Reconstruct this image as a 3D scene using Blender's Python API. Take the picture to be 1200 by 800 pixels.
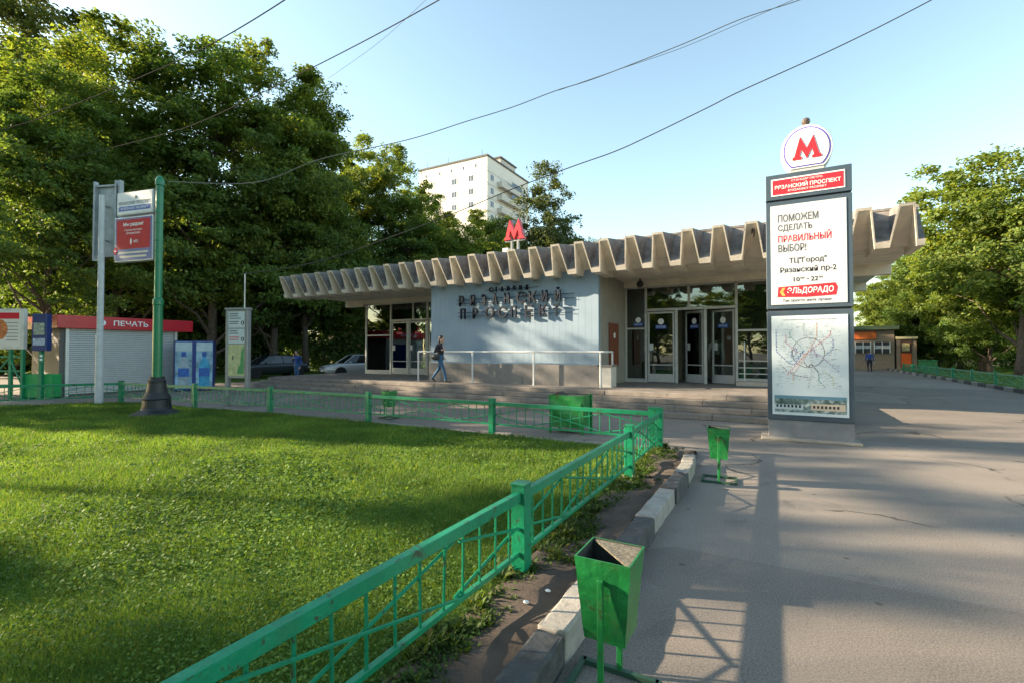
import bpy, bmesh, math, random
import numpy as np
from mathutils import Vector, Matrix
for o in list(bpy.data.objects):
    bpy.data.objects.remove(o)
scene = bpy.context.scene
COL = scene.collection
R = math.radians

# ------------------------------------------------------------------ camera, sky, sun, exposure
cam_d = bpy.data.cameras.new('camera'); cam = bpy.data.objects.new('camera', cam_d); COL.objects.link(cam)
cam.location = (0, 0, 1.7); cam.rotation_euler = (R(91.13), 0, R(29.0))
cam_d.sensor_width = 36; cam_d.lens = 16.8; cam_d.clip_start = .05; cam_d.clip_end = 3000
scene.camera = cam
SUN_EL, SUN_AZ = R(20.6), R(20.0)          # elevation; shadows run this far from +X towards +Y
w = bpy.data.worlds.new('World'); scene.world = w; w.use_nodes = True
nt = w.node_tree
sky = nt.nodes.new('ShaderNodeTexSky'); sky.sky_type = 'NISHITA'; sky.sun_disc = False
sky.sun_elevation = SUN_EL; sky.sun_rotation = math.atan2(-math.cos(SUN_AZ), -math.sin(SUN_AZ))
sky.air_density = 1.0; sky.dust_density = .7; sky.ozone_density = 0; sky.altitude = 150
bg = nt.nodes['Background']; bg.inputs['Strength'].default_value = .105
wb = nt.nodes.new('ShaderNodeMix'); wb.data_type = 'RGBA'; wb.blend_type = 'MULTIPLY'; wb.inputs[0].default_value = 1; wb.inputs[7].default_value = (1.0, 1.03, .90, 1)   # camera white balance
nt.links.new(sky.outputs[0], wb.inputs[6]); nt.links.new(wb.outputs[2], bg.inputs['Color'])
sd = bpy.data.lights.new('sun', 'SUN'); sd.energy = 5.0; sd.angle = R(.55); sd.color = (1, .80, .56)
sun = bpy.data.objects.new('sun', sd); COL.objects.link(sun)
ldir = Vector((math.cos(SUN_AZ) * math.cos(SUN_EL), math.sin(SUN_AZ) * math.cos(SUN_EL), -math.sin(SUN_EL)))
sun.rotation_euler = ldir.to_track_quat('-Z', 'Y').to_euler(); sun.location = (-40, -20, 30)
vs = scene.view_settings
vs.view_transform = 'Standard'; vs.look = 'None'; vs.exposure = 2.0; vs.gamma = 1; vs.use_curve_mapping = False
scene.cycles.max_bounces = 6; scene.cycles.transparent_max_bounces = 10
rng = random.Random(7); nr = np.random.default_rng(11)

# ------------------------------------------------------------------ camera geometry in the plan (used only to know where things stand)
_yaw, _p, _F = R(29), R(1.13), 560.
_r = np.array([math.cos(_yaw), math.sin(_yaw), 0]); _f0 = np.array([-math.sin(_yaw), math.cos(_yaw), 0])
_fw = _f0 * math.cos(_p) + np.array([0, 0, math.sin(_p)]); _up = -_f0 * math.sin(_p) + np.array([0, 0, math.cos(_p)])
def spot(x, y, depth):
    d = _fw + _r * (x - 600) / _F + _up * (400 - y) / _F
    return Vector(np.array([0, 0, 1.7]) + d * depth)

# ------------------------------------------------------------------ helpers
def tag(o, label=None, cat=None, group=None, kind=None):
    if label: o['label'] = label
    if cat: o['category'] = cat
    if group: o['group'] = group
    if kind: o['kind'] = kind
    return o
def empty(name, loc=(0, 0, 0), rz=0, label=None, cat=None, group=None, kind=None, parent=None):
    o = bpy.data.objects.new(name, None); COL.objects.link(o)
    o.location = loc; o.rotation_euler = (0, 0, rz); o.empty_display_size = .2
    if parent: o.parent = parent
    return tag(o, label, cat, group, kind)
def offset(o):
    v = Vector((0, 0, 0))
    while o is not None:
        v += Vector(o.location); o = o.parent
    return v
class MB:
    """collects shapes, builds ONE mesh object"""
    def __init__(s): s.v = []; s.f = []; s.m = []
    def add(s, vs_, fs, mi=0):
        n = len(s.v); s.v += [tuple(p) for p in vs_]; s.f += [tuple(i + n for i in f) for f in fs]; s.m += [mi] * len(fs); return s
    def box(s, c, d, rz=0, rx=0, ry=0, mi=0):
        x, y, z = d[0] / 2, d[1] / 2, d[2] / 2
        P = [Vector((a, b, e)) for e in (-z, z) for a, b in ((-x, -y), (x, -y), (x, y), (-x, y))]
        if rz or rx or ry:
            M = Matrix.Rotation(rz, 3, 'Z') @ Matrix.Rotation(ry, 3, 'Y') @ Matrix.Rotation(rx, 3, 'X')
            P = [M @ p for p in P]
        c = Vector(c)
        return s.add([p + c for p in P], [(3, 2, 1, 0), (4, 5, 6, 7), (0, 1, 5, 4), (1, 2, 6, 5), (2, 3, 7, 6), (3, 0, 4, 7)], mi)
    def bx(s, x0, x1, y0, y1, z0, z1, mi=0):
        return s.box(((x0 + x1) / 2, (y0 + y1) / 2, (z0 + z1) / 2), (x1 - x0, y1 - y0, z1 - z0), mi=mi)
    def tube(s, pts, rad, n=8, cap=True, mi=0):
        pts = [Vector(p) for p in pts]
        if not hasattr(rad, '__len__'): rad = [rad] * len(pts)
        prev = None; vs_ = []
        for i, p in enumerate(pts):
            t = (pts[min(i + 1, len(pts) - 1)] - pts[max(i - 1, 0)]).normalized()
            if prev is None:
                a = Vector((0, 0, 1)) if abs(t.z) < .9 else Vector((1, 0, 0))
                u = t.cross(a).normalized()
            else:
                u = (prev - t * prev.dot(t)).normalized()
            prev = u; v = t.cross(u)
            for k in range(n):
                an = 2 * math.pi * k / n + math.pi / n
                vs_.append(p + (u * math.cos(an) + v * math.sin(an)) * rad[i])
        fs = [(i * n + k, i * n + (k + 1) % n, (i + 1) * n + (k + 1) % n, (i + 1) * n + k) for i in range(len(pts) - 1) for k in range(n)]
        if cap:
            fs.append(tuple(range(n - 1, -1, -1))); fs.append(tuple((len(pts) - 1) * n + k for k in range(n)))
        return s.add(vs_, fs, mi)
    def lathe(s, prof, c=(0, 0, 0), n=20, mi=0, sx=1, sy=1):
        vs_ = [(c[0] + r * sx * math.cos(2 * math.pi * k / n), c[1] + r * sy * math.sin(2 * math.pi * k / n), c[2] + z) for r, z in prof for k in range(n)]
        fs = [(i * n + k, i * n + (k + 1) % n, (i + 1) * n + (k + 1) % n, (i + 1) * n + k) for i in range(len(prof) - 1) for k in range(n)]
        fs.append(tuple(range(n - 1, -1, -1))); fs.append(tuple((len(prof) - 1) * n + k for k in range(n)))
        return s.add(vs_, fs, mi)
    def prism(s, poly, y0, y1, axis='y', mi=0):
        """polygon in (x,z) extruded along y (or (y,z) along x, or (x,y) along z)"""
        n = len(poly)
        mk = {'y': lambda p, q: (p[0], q, p[1]), 'x': lambda p, q: (q, p[0], p[1]), 'z': lambda p, q: (p[0], p[1], q)}[axis]
        vs_ = [mk(p, y0) for p in poly] + [mk(p, y1) for p in poly]
        fs = [tuple(range(n)), tuple(range(2 * n - 1, n - 1, -1))] + [(i, i + n, (i + 1) % n + n, (i + 1) % n) for i in range(n)]
        return s.add(vs_, fs, mi)
    def sphere(s, c, r, n=12, m=8, sc=(1, 1, 1), mi=0):
        pr = [(math.sin(math.pi * i / m) * r, -math.cos(math.pi * i / m) * r) for i in range(m + 1)]
        pr[0] = (r * .02, -r); pr[-1] = (r * .02, r)
        vs_ = [(c[0] + a * sc[0] * math.cos(2 * math.pi * k / n), c[1] + a * sc[1] * math.sin(2 * math.pi * k / n), c[2] + z * sc[2]) for a, z in pr for k in range(n)]
        fs = [(i * n + k, i * n + (k + 1) % n, (i + 1) * n + (k + 1) % n, (i + 1) * n + k) for i in range(m) for k in range(n)]
        return s.add(vs_, fs, mi)
    def mesh(s, name, bevel=0, seg=1, fixn=True, smooth=False):
        me = bpy.data.meshes.new(name); me.from_pydata(s.v, [], s.f)
        if any(s.m): me.polygons.foreach_set('material_index', s.m)
        if bevel or fixn:
            bm = bmesh.new(); bm.from_mesh(me)
            if fixn: bmesh.ops.recalc_face_normals(bm, faces=bm.faces)
            if bevel: bmesh.ops.bevel(bm, geom=[e for e in bm.edges if len(e.link_faces) == 2 and e.calc_face_angle(0) > .5], offset=bevel, segments=seg, profile=.5, affect='EDGES', clamp_overlap=True)
            bm.to_mesh(me); bm.free()
        if smooth: me.polygons.foreach_set('use_smooth', [True] * len(me.polygons))
        me.update(); return me
    def build(s, name, mat, parent=None, world=True, bevel=0, seg=1, loc=None, smooth=False, fixn=True, **kw):
        if world and parent is not None:
            off = offset(parent); s.v = [(a - off.x, b - off.y, c - off.z) for a, b, c in s.v]
        if loc is not None and world:
            l = Vector(loc) - (offset(parent) if parent else Vector()); s.v = [(a - l.x, b - l.y, c - l.z) for a, b, c in s.v]
        me = s.mesh(name, bevel, seg, fixn, smooth)
        return link(name, me, mat, parent, loc=(l if (loc is not None and world) else (loc or (0, 0, 0))), **kw)
def link(name, me, mat=None, parent=None, loc=(0, 0, 0), rot=(0, 0, 0), **kw):
    o = bpy.data.objects.new(name, me); COL.objects.link(o); o.location = loc; o.rotation_euler = rot
    if parent: o.parent = parent
    if mat is not None and not me.materials:
        for m in (mat if isinstance(mat, (list, tuple)) else [mat]): me.materials.append(m)
    return tag(o, **kw)
def copy_tree(o, parent=None):
    c = o.copy(); COL.objects.link(c); c.parent = parent
    for ch in list(o.children): copy_tree(ch, c)
    return c
def np_mesh(name, V, Fq):
    """V (n,3) array, Fq (m,k) array of equal faces"""
    me = bpy.data.meshes.new(name); k = Fq.shape[1]
    me.vertices.add(len(V)); me.vertices.foreach_set('co', V.astype(np.float32).ravel())
    me.loops.add(Fq.size); me.loops.foreach_set('vertex_index', Fq.astype(np.int32).ravel())
    me.polygons.add(len(Fq)); me.polygons.foreach_set('loop_start', np.arange(0, Fq.size, k, dtype=np.int32))
    me.update(calc_edges=True); return me

# ------------------------------------------------------------------ materials
def N(nt, t, **kw):
    n = nt.nodes.new(t)
    for k, v in kw.items():
        if k.startswith('i_'): n.inputs[k[2:].replace('_', ' ')].default_value = v
        else: setattr(n, k, v)
    return n
def ramp(nt, fac, stops):
    r = nt.nodes.new('ShaderNodeValToRGB'); nt.links.new(fac, r.inputs[0])
    e = r.color_ramp.elements
    while len(e) < len(stops): e.new(.5)
    for i, (p, c) in enumerate(stops):
        e[i].position = p; e[i].color = (*c, 1) if len(c) == 3 else c
    return r
def mixc(nt, fac, a, b, mode='MIX'):
    m = nt.nodes.new('ShaderNodeMix'); m.data_type = 'RGBA'; m.blend_type = mode
    for s, v in ((m.inputs[0], fac), (m.inputs[6], a), (m.inputs[7], b)):
        if hasattr(v, 'is_linked'): nt.links.new(v, s)
        elif isinstance(v, (tuple, list)): s.default_value = (*v, 1) if len(v) == 3 else v
        else: s.default_value = v
    return m.outputs[2]
MATS = {}
def pm(name, col, rough=.6, var=.12, scale=5, metal=0, bump=.15, bscale=60, dirt=0, dirtcol=(.09, .075, .06), spec=.5, dscale=3, chip=None):
    if name in MATS: return MATS[name]
    m = bpy.data.materials.new(name); m.use_nodes = True; nt = m.node_tree; b = nt.nodes['Principled BSDF']
    tc = N(nt, 'ShaderNodeNewGeometry')
    n1 = N(nt, 'ShaderNodeTexNoise', i_Scale=scale, i_Detail=6, i_Roughness=.6); nt.links.new(tc.outputs['Position'], n1.inputs['Vector'])
    r = ramp(nt, n1.outputs[0], [(.3, tuple(c * (1 - var) for c in col)), (.7, tuple(min(1, c * (1 + var)) for c in col))])
    out = r.outputs[0]
    if dirt:
        n2 = N(nt, 'ShaderNodeTexNoise', i_Scale=dscale, i_Detail=8, i_Roughness=.7, i_Distortion=.3); nt.links.new(tc.outputs['Position'], n2.inputs['Vector'])
        r2 = ramp(nt, n2.outputs[0], [(.52, (0, 0, 0)), (.72, (dirt, dirt, dirt))])
        out = mixc(nt, r2.outputs[0], out, dirtcol)
    if chip:
        n4 = N(nt, 'ShaderNodeTexNoise', i_Scale=chip, i_Detail=9, i_Roughness=.72, i_Distortion=.5); nt.links.new(tc.outputs['Position'], n4.inputs['Vector'])
        out = mixc(nt, ramp(nt, n4.outputs[0], [(.585, (0, 0, 0)), (.615, (.8, .8, .8))]).outputs[0], out, (.045, .03, .018))
    nt.links.new(out, b.inputs['Base Color'])
    b.inputs['Roughness'].default_value = rough; b.inputs['Metallic'].default_value = metal; b.inputs['Specular IOR Level'].default_value = spec
    if bump:
        n3 = N(nt, 'ShaderNodeTexNoise', i_Scale=bscale, i_Detail=5); nt.links.new(tc.outputs['Position'], n3.inputs['Vector'])
        bp = N(nt, 'ShaderNodeBump', i_Strength=bump, i_Distance=.01); nt.links.new(n3.outputs[0], bp.inputs['Height']); nt.links.new(bp.outputs[0], b.inputs['Normal'])
    MATS[name] = m; return m
def glassmat(name, tint=(.5, .56, .56), rough=.0, mirror=.06):
    m = bpy.data.materials.new(name); m.use_nodes = True; nt = m.node_tree
    for n in list(nt.nodes):
        if n.type != 'OUTPUT_MATERIAL': nt.nodes.remove(n)
    out = [n for n in nt.nodes if n.type == 'OUTPUT_MATERIAL'][0]
    tr = N(nt, 'ShaderNodeBsdfTransparent'); tr.inputs[0].default_value = (*tint, 1)
    gl = N(nt, 'ShaderNodeBsdfGlossy'); gl.inputs['Roughness'].default_value = rough; gl.inputs[0].default_value = (.9, .95, .95, 1)
    fr = N(nt, 'ShaderNodeFresnel', i_IOR=1.55)
    ad = N(nt, 'ShaderNodeMath', operation='ADD', use_clamp=True); ad.inputs[1].default_value = mirror
    tc = N(nt, 'ShaderNodeTexCoord'); no = N(nt, 'ShaderNodeTexNoise', i_Scale=.8, i_Detail=2); nt.links.new(tc.outputs['Object'], no.inputs['Vector'])
    bp = N(nt, 'ShaderNodeBump', i_Strength=.06, i_Distance=.05); nt.links.new(no.outputs[0], bp.inputs['Height']); nt.links.new(bp.outputs[0], gl.inputs['Normal'])
    mx = N(nt, 'ShaderNodeMixShader')
    nt.links.new(fr.outputs[0], ad.inputs[0]); nt.links.new(ad.outputs[0], mx.inputs[0]); nt.links.new(tr.outputs[0], mx.inputs[1]); nt.links.new(gl.outputs[0], mx.inputs[2])
    nt.links.new(mx.outputs[0], out.inputs[0]); MATS[name] = m; return m
def leafmat(name, dark, light, trans=.35, hue=None, spec=.3, vr=((.78, .8, .8), (1.2, 1.18, 1.05)), ns=.35):
    m = bpy.data.materials.new(name); m.use_nodes = True; nt = m.node_tree; b = nt.nodes['Principled BSDF']
    out = [n for n in nt.nodes if n.type == 'OUTPUT_MATERIAL'][0]
    g = N(nt, 'ShaderNodeNewGeometry'); r = ramp(nt, g.outputs['Random Per Island'], [(0, dark), (.75, light), (1, hue or light)])
    tc = N(nt, 'ShaderNodeTexCoord'); n1 = N(nt, 'ShaderNodeTexNoise', i_Scale=ns, i_Detail=4); nt.links.new(tc.outputs['Object'], n1.inputs['Vector'])
    r1 = ramp(nt, n1.outputs[0], [(.35, vr[0]), (.65, vr[1])])
    c = mixc(nt, 1., r.outputs[0], r1.outputs[0], 'MULTIPLY')
    nt.links.new(c, b.inputs['Base Color']); b.inputs['Roughness'].default_value = .6; b.inputs['Specular IOR Level'].default_value = spec
    t = N(nt, 'ShaderNodeBsdfTranslucent'); c2 = mixc(nt, 1., c, (1.5, 1.35, .5), 'MULTIPLY'); nt.links.new(c2, t.inputs[0])
    mx = N(nt, 'ShaderNodeMixShader'); mx.inputs[0].default_value = trans
    nt.links.new(b.outputs[0], mx.inputs[1]); nt.links.new(t.outputs[0], mx.inputs[2]); nt.links.new(mx.outputs[0], out.inputs[0])
    MATS[name] = m; return m

GREEN = pm('green paint', (.004, .20, .095), rough=.38, var=.22, scale=4, bump=.4, bscale=30, dirt=.35, dirtcol=(.05, .10, .055), chip=9)
BINGREEN = pm('bin green paint', (.010, .165, .038), rough=.4, var=.25, scale=7, bump=.6, bscale=22, dirt=.55, dirtcol=(.07, .10, .045), dscale=9, chip=7)
BINDARK = pm('bin inside', (.03, .035, .03), rough=.8, var=.4, dirt=.4, dirtcol=(.12, .08, .05))
RUST = pm('speckled rusty lip', (.16, .14, .10), rough=.85, var=.6, scale=60, bump=.4)
WHITE = pm('white paint', (.72, .73, .72), rough=.45, var=.05, dirt=.12, dirtcol=(.45, .43, .40))
PRINTW = pm('white print', (.78, .80, .80), rough=.5, var=.02, bump=0)
ALU = pm('painted aluminium', (.55, .56, .56), rough=.35, var=.06, metal=.2, dirt=.15, dirtcol=(.3, .29, .28))
STEEL = pm('galvanised steel', (.42, .44, .45), rough=.4, var=.15, scale=12, metal=.6)
BLACK = pm('black metal', (.02, .02, .022), rough=.45, var=.3)
PRINTK = pm('dark print', (.035, .037, .045), rough=.7, spec=.15, var=.02, bump=0)
PRINTG = pm('grey print', (.10, .105, .115), rough=.7, spec=.15, var=.02, bump=0)
PRINTR = pm('red print', (.58, .03, .045), rough=.7, spec=.15, var=.04, bump=0)
PRINTB = pm('blue print', (.02, .09, .36), rough=.45, var=.04, bump=0)
REDSIGN = pm('red sign', (.50, .018, .03), rough=.35, var=.06, bump=.05)
CONC = pm('canopy concrete', (.70, .63, .53), rough=.85, var=.14, scale=2.2, bump=.35, bscale=30, dirt=.35, dirtcol=(.26, .21, .165), dscale=1.6)
CONCTOP = pm('weathered concrete with shade', (.20, .182, .168), rough=.9, var=.35, scale=5, bump=.5, bscale=22, dirt=.7, dirtcol=(.10, .10, .105), dscale=3.5)  # weathering plus the fins' shadow in the channels, both put into the colour
STONE = pm('step granite', (.19, .168, .15), rough=.8, var=.25, scale=3, bump=.35, bscale=40, dirt=.5, dirtcol=(.10, .085, .075), dscale=2.5)
PLINTH = pm('plinth granite', (.20, .185, .175), rough=.7, var=.22, scale=26, bump=.2, bscale=70, dirt=.3, dirtcol=(.13, .115, .10), dscale=2)
DARKIN = pm('dark interior', (.05, .047, .043), rough=.7, var=.3)
GLASS = glassmat('window glass', tint=(.62, .68, .67), mirror=.07)
CLEAR = glassmat('clear glass', tint=(.8, .85, .85), mirror=.02)
PYL = pm('pylon grey', (.05, .075, .10), rough=.35, var=.06, scale=3, bump=.04, dirt=.1, dirtcol=(.2, .19, .18))
BARK = pm('bark', (.085, .065, .05), rough=.95, var=.4, scale=6, bump=.8, bscale=14)
SOIL = pm('trodden soil', (.075, .056, .043), rough=.95, var=.4, scale=3, bump=.6, bscale=30, dirt=.6, dirtcol=(.13, .085, .06), dscale=2)
RUBBER = pm('rubber', (.015, .015, .016), rough=.8)
CARGLASS = pm('car glass', (.015, .02, .022), rough=.05, var=.02, bump=0, spec=.8)

def worldpos(nt):
    g = N(nt, 'ShaderNodeNewGeometry'); return g.outputs['Position']
def asphalt():
    m = bpy.data.materials.new('asphalt'); m.use_nodes = True; nt = m.node_tree; b = nt.nodes['Principled BSDF']; P = worldpos(nt)
    def noise(s, d=6, r=.6, dist=0, vec=None):
        n = N(nt, 'ShaderNodeTexNoise', i_Scale=s, i_Detail=d, i_Roughness=r, i_Distortion=dist); nt.links.new(vec or P, n.inputs['Vector']); return n.outputs[0]
    c = ramp(nt, noise(.55, 8, .65), [(.30, (.112, .098, .086)), (.70, (.205, .180, .156))]).outputs[0]
    c = mixc(nt, ramp(nt, noise(90, 3, .7), [(.40, (0, 0, 0)), (.68, (.8, .8, .8))]).outputs[0], c, (.34, .305, .27))
    c = mixc(nt, ramp(nt, noise(70, 2, .6), [(.30, (.5, .5, .5)), (.42, (0, 0, 0))]).outputs[0], c, (.05, .045, .04))
    c = mixc(nt, ramp(nt, noise(1.3, 9, .7, .8), [(.58, (0, 0, 0)), (.72, (.6, .6, .6))]).outputs[0], c, (.075, .068, .062))
    vp = N(nt, 'ShaderNodeTexVoronoi', distance='CHEBYCHEV', i_Scale=.16, i_Randomness=.8); nt.links.new(P, vp.inputs['Vector'])
    bw = N(nt, 'ShaderNodeRGBToBW'); nt.links.new(vp.outputs['Color'], bw.inputs[0])
    c = mixc(nt, 1., c, ramp(nt, bw.outputs[0], [(.25, (.80, .79, .78)), (.5, (1, 1, 1)), (.8, (1.13, 1.12, 1.10))]).outputs[0], 'MULTIPLY')
    vg = N(nt, 'ShaderNodeTexVoronoi', i_Scale=2.3); nt.links.new(P, vg.inputs['Vector'])
    c = mixc(nt, ramp(nt, vg.outputs['Distance'], [(.045, (.7, .7, .7)), (.06, (0, 0, 0))]).outputs[0], c, (.06, .055, .05))
    c = mixc(nt, ramp(nt, noise(3.2, 8, .75, .4), [(.60, (0, 0, 0)), (.70, (.45, .45, .45))]).outputs[0], c, (.28, .25, .22))
    # newer darker patch with a ragged edge near the viewer
    sep = N(nt, 'ShaderNodeSeparateXYZ'); nt.links.new(P, sep.inputs[0])
    nz = noise(1.1, 7, .7)
    a = N(nt, 'ShaderNodeMath', operation='MULTIPLY_ADD'); nt.links.new(nz, a.inputs[0]); a.inputs[1].default_value = 1.5; nt.links.new(sep.outputs[1], a.inputs[2])
    a2 = N(nt, 'ShaderNodeMath', operation='MULTIPLY_ADD'); nt.links.new(sep.outputs[0], a2.inputs[0]); a2.inputs[1].default_value = -.12; nt.links.new(a.outputs[0], a2.inputs[2])
    rp = ramp(nt, a2.outputs[0], [(0, (1, 1, 1)), (.5, (1, 1, 1)), (.505, (0, 0, 0))])
    mr = N(nt, 'ShaderNodeMapRange'); nt.links.new(a2.outputs[0], mr.inputs[0]); mr.inputs[1].default_value = 3.12; mr.inputs[2].default_value = 3.20; mr.inputs[3].default_value = .62; mr.inputs[4].default_value = 0
    nt.nodes.remove(rp)
    c = mixc(nt, mr.outputs[0], c, (.055, .05, .046))
    # cracks
    wv = N(nt, 'ShaderNodeVectorMath', operation='ADD'); nv = N(nt, 'ShaderNodeTexNoise', i_Scale=1.2, i_Detail=5); nt.links.new(P, nv.inputs['Vector'])
    sc = N(nt, 'ShaderNodeVectorMath', operation='SCALE'); sc.inputs['Scale'].default_value = 1.1; nt.links.new(nv.outputs[1], sc.inputs[0]); nt.links.new(P, wv.inputs[0]); nt.links.new(sc.outputs[0], wv.inputs[1])
    vo = N(nt, 'ShaderNodeTexVoronoi', feature='DISTANCE_TO_EDGE', i_Scale=.27); nt.links.new(wv.outputs[0], vo.inputs['Vector'])
    cr = ramp(nt, vo.outputs['Distance'], [(0, (1, 1, 1)), (.010, (0, 0, 0))]).outputs[0]
    mk = ramp(nt, noise(.45, 3), [(.50, (0, 0, 0)), (.56, (1, 1, 1))]).outputs[0]
    cm = mixc(nt, 1., cr, mk, 'MULTIPLY')
    c = mixc(nt, cm, c, (.03, .027, .024))
    nt.links.new(c, b.inputs['Base Color']); b.inputs['Roughness'].default_value = .82; b.inputs['Specular IOR Level'].default_value = .35
    h = N(nt, 'ShaderNodeMath', operation='SUBTRACT'); nt.links.new(noise(210, 3), h.inputs[0]); nt.links.new(cm, h.inputs[1])
    bp = N(nt, 'ShaderNodeBump', i_Strength=.25, i_Distance=.006); nt.links.new(h.outputs[0], bp.inputs['Height']); nt.links.new(bp.outputs[0], b.inputs['Normal'])
    return m
def turf():
    m = bpy.data.materials.new('turf'); m.use_nodes = True; nt = m.node_tree; b = nt.nodes['Principled BSDF']; P = worldpos(nt)
    n = N(nt, 'ShaderNodeTexNoise', i_Scale=1.2, i_Detail=8, i_Roughness=.7); nt.links.new(P, n.inputs['Vector'])
    c = ramp(nt, n.outputs[0], [(.3, (.03, .07, .012)), (.62, (.065, .125, .02)), (.78, (.10, .105, .035))]).outputs[0]
    nt.links.new(c, b.inputs['Base Color']); b.inputs['Roughness'].default_value = 1; b.inputs['Specular IOR Level'].default_value = .1
    return m
ASPH = asphalt(); TURF = turf()

# ------------------------------------------------------------------ text
def text_mesh(body, w=None, h=None, thick=.004, bold=0., align='LEFT', size=1., shear=0):
    cu = bpy.data.curves.new('txt', 'FONT'); cu.body = body; cu.size = 1; cu.extrude = 0; cu.offset = bold; cu.resolution_u = 2; cu.shear = shear
    o = bpy.data.objects.new('txt', cu); COL.objects.link(o)
    dg = bpy.context.evaluated_depsgraph_get(); me = bpy.data.meshes.new_from_object(o.evaluated_get(dg))
    bpy.data.objects.remove(o); bpy.data.curves.remove(cu)
    n = len(me.vertices); a = np.empty(n * 3, np.float32); me.vertices.foreach_get('co', a); a = a.reshape(-1, 3)
    mn, mx = a.min(0), a.max(0); d = mx - mn
    sx = (w / d[0]) if w else None; sy = (h / d[1]) if h else None
    sx = sx or sy; sy = sy or sx
    a = (a - mn) * np.array([sx, sy, 0]); W, Hh = d[0] * sx, d[1] * sy
    a[:, 0] -= {'LEFT': 0, 'CENTER': W / 2, 'RIGHT': W}[align]; a[:, 2] = 0
    me.vertices.foreach_set('co', a.astype(np.float32).ravel())
    if thick:
        bm = bmesh.new(); bm.from_mesh(me)
        r = bmesh.ops.extrude_face_region(bm, geom=list(bm.faces))
        bmesh.ops.translate(bm, verts=[g for g in r['geom'] if isinstance(g, bmesh.types.BMVert)], vec=(0, 0, thick))
        bmesh.ops.recalc_face_normals(bm, faces=bm.faces); bm.to_mesh(me); bm.free()
    me.polygons.foreach_set('use_smooth', [False] * len(me.polygons))
    me.update(); me.materials.clear(); return me
def text(name, body, mat, parent, pos, w=None, h=None, rz=0, world=True, **kw):
    """upright text, standing in the x-z plane, read from -y (rz turns it)"""
    me = text_mesh(body, w, h, **kw); p = Vector(pos) - (offset(parent) if world else Vector())
    return link(name, me, mat, parent, loc=p, rot=(R(90), 0, rz))
# ================================================================== the setting
def sheet(name, poly, z, mat, sub=None, kind='structure', **kw):
    b = MB(); b.add([(x, y, z) for x, y in poly], [tuple(range(len(poly)))]); return b.build(name, mat, fixn=False, kind=kind, **kw)
sheet('ground', [(-700, -700), (700, -700), (700, 700), (-700, 700)], 0, ASPH)
FENCE_BACK = [(-1.75, 8.36), (-5.1, 8.36), (-8.5, 8.3), (-12.05, 8.2), (-15.2, 7.9), (-18.8, 7.5), (-20.6, 4.9), (-22.4, 2.3)]
LAWN = [(-1.45, 8.2)] + [(x, y - .12) for x, y in FENCE_BACK[1:]] + [(-26, -3), (-26, -9), (-1.45, -9)]
sheet('lawn', LAWN, .03, TURF)
sheet('right_lawn', [(8.75, 8), (60, 8), (60, 75), (8.75, 75)], .05, TURF)
sheet('back_lawn', [(-90, 13), (-26, 13), (-26, 60), (-90, 60)], .012, TURF)
sheet('left_lawn', [(-90, -60), (-27, -60), (-27, 5), (-90, 5)], .012, TURF)
# trodden soil strip between fence and kerb, uneven
nx, ny = 14, 90
xs = np.linspace(-1.75, -1.17, nx); ys = np.linspace(-1.5, 8.45, ny)
XX, YY = np.meshgrid(xs, ys); ZZ = .075 + .018 * np.sin(YY * 3.1 + XX * 5) + .012 * np.sin(YY * 7.7 - XX * 11) + nr.normal(0, .004, XX.shape)
ZZ[:, 0] = .02; ZZ[-1, :] = .002; ZZ[-2, :] *= .6
V = np.stack([XX, YY, ZZ], -1).reshape(-1, 3); I = np.arange(nx * ny).reshape(ny, nx)
Fq = np.stack([I[:-1, :-1], I[:-1, 1:], I[1:, 1:], I[1:, :-1]], -1).reshape(-1, 4)
me = np_mesh('soil_strip', V, Fq); me.polygons.foreach_set('use_smooth', [True] * len(Fq)); link('soil_strip', me, SOIL, kind='structure')
# kerbs: painted stones
KW = pm('kerb white paint', (.27, .255, .23), rough=.8, var=.2, scale=9, bump=.5, bscale=35, dirt=.75, dirtcol=(.16, .15, .14), dscale=5)
KB = pm('kerb black paint', (.045, .047, .05), rough=.75, var=.35, scale=9, bump=.5, bscale=35, dirt=.6, dirtcol=(.16, .15, .14), dscale=6)
KG = pm('kerb bare concrete', (.22, .21, .19), rough=.85, var=.25, scale=9, bump=.5, bscale=35, dirt=.6, dirtcol=(.10, .09, .08), dscale=5)
def kerb_stone(mats, L, parent, loc, rz, tilt=0, w_=.17, h_=.17):
    b = MB(); b.box((0, 0, h_ / 2 - .05), (w_, L - .012, h_ + .1)); me = b.mesh('kerb_stone', bevel=.018, seg=2)
    bm = bmesh.new(); bm.from_mesh(me)
    bmesh.ops.subdivide_edges(bm, edges=[e for e in bm.edges if e.calc_length() > .3], cuts=5)
    for v in bm.verts: v.co += Vector((rng.gauss(0, .003), 0, rng.gauss(0, .0035)))
    bm.to_mesh(me); bm.free()
    o = link('kerb_stone', me, mats, parent, loc=loc, rot=(tilt, rng.gauss(0, .02), rz)); return o
kerb = empty('kerb', (-1.08, 0, 0), kind='structure')
seq = [(-1.6, -.6, KG), (-.6, .35, KB), (.35, 1.35, KB), (1.35, 2.42, KB), (2.42, 3.3, KW), (3.3, 4.5, KB), (4.5, 5.55, KW), (5.55, 6.35, KB), (6.35, 7.1, KW), (7.1, 7.6, KG)]
for a, b_, m in seq:
    bend = max(0, (a + b_) / 2 - 6.6)
    kerb_stone(m, b_ - a, kerb, (rng.gauss(0, .012) - bend * .06, (a + b_) / 2, rng.gauss(0, .008)), rng.gauss(0, .012) + bend * .12, rng.gauss(0, .012))
kerb2 = empty('kerb', (8.65, 0, 0), kind='structure')
y = 12.
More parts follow.
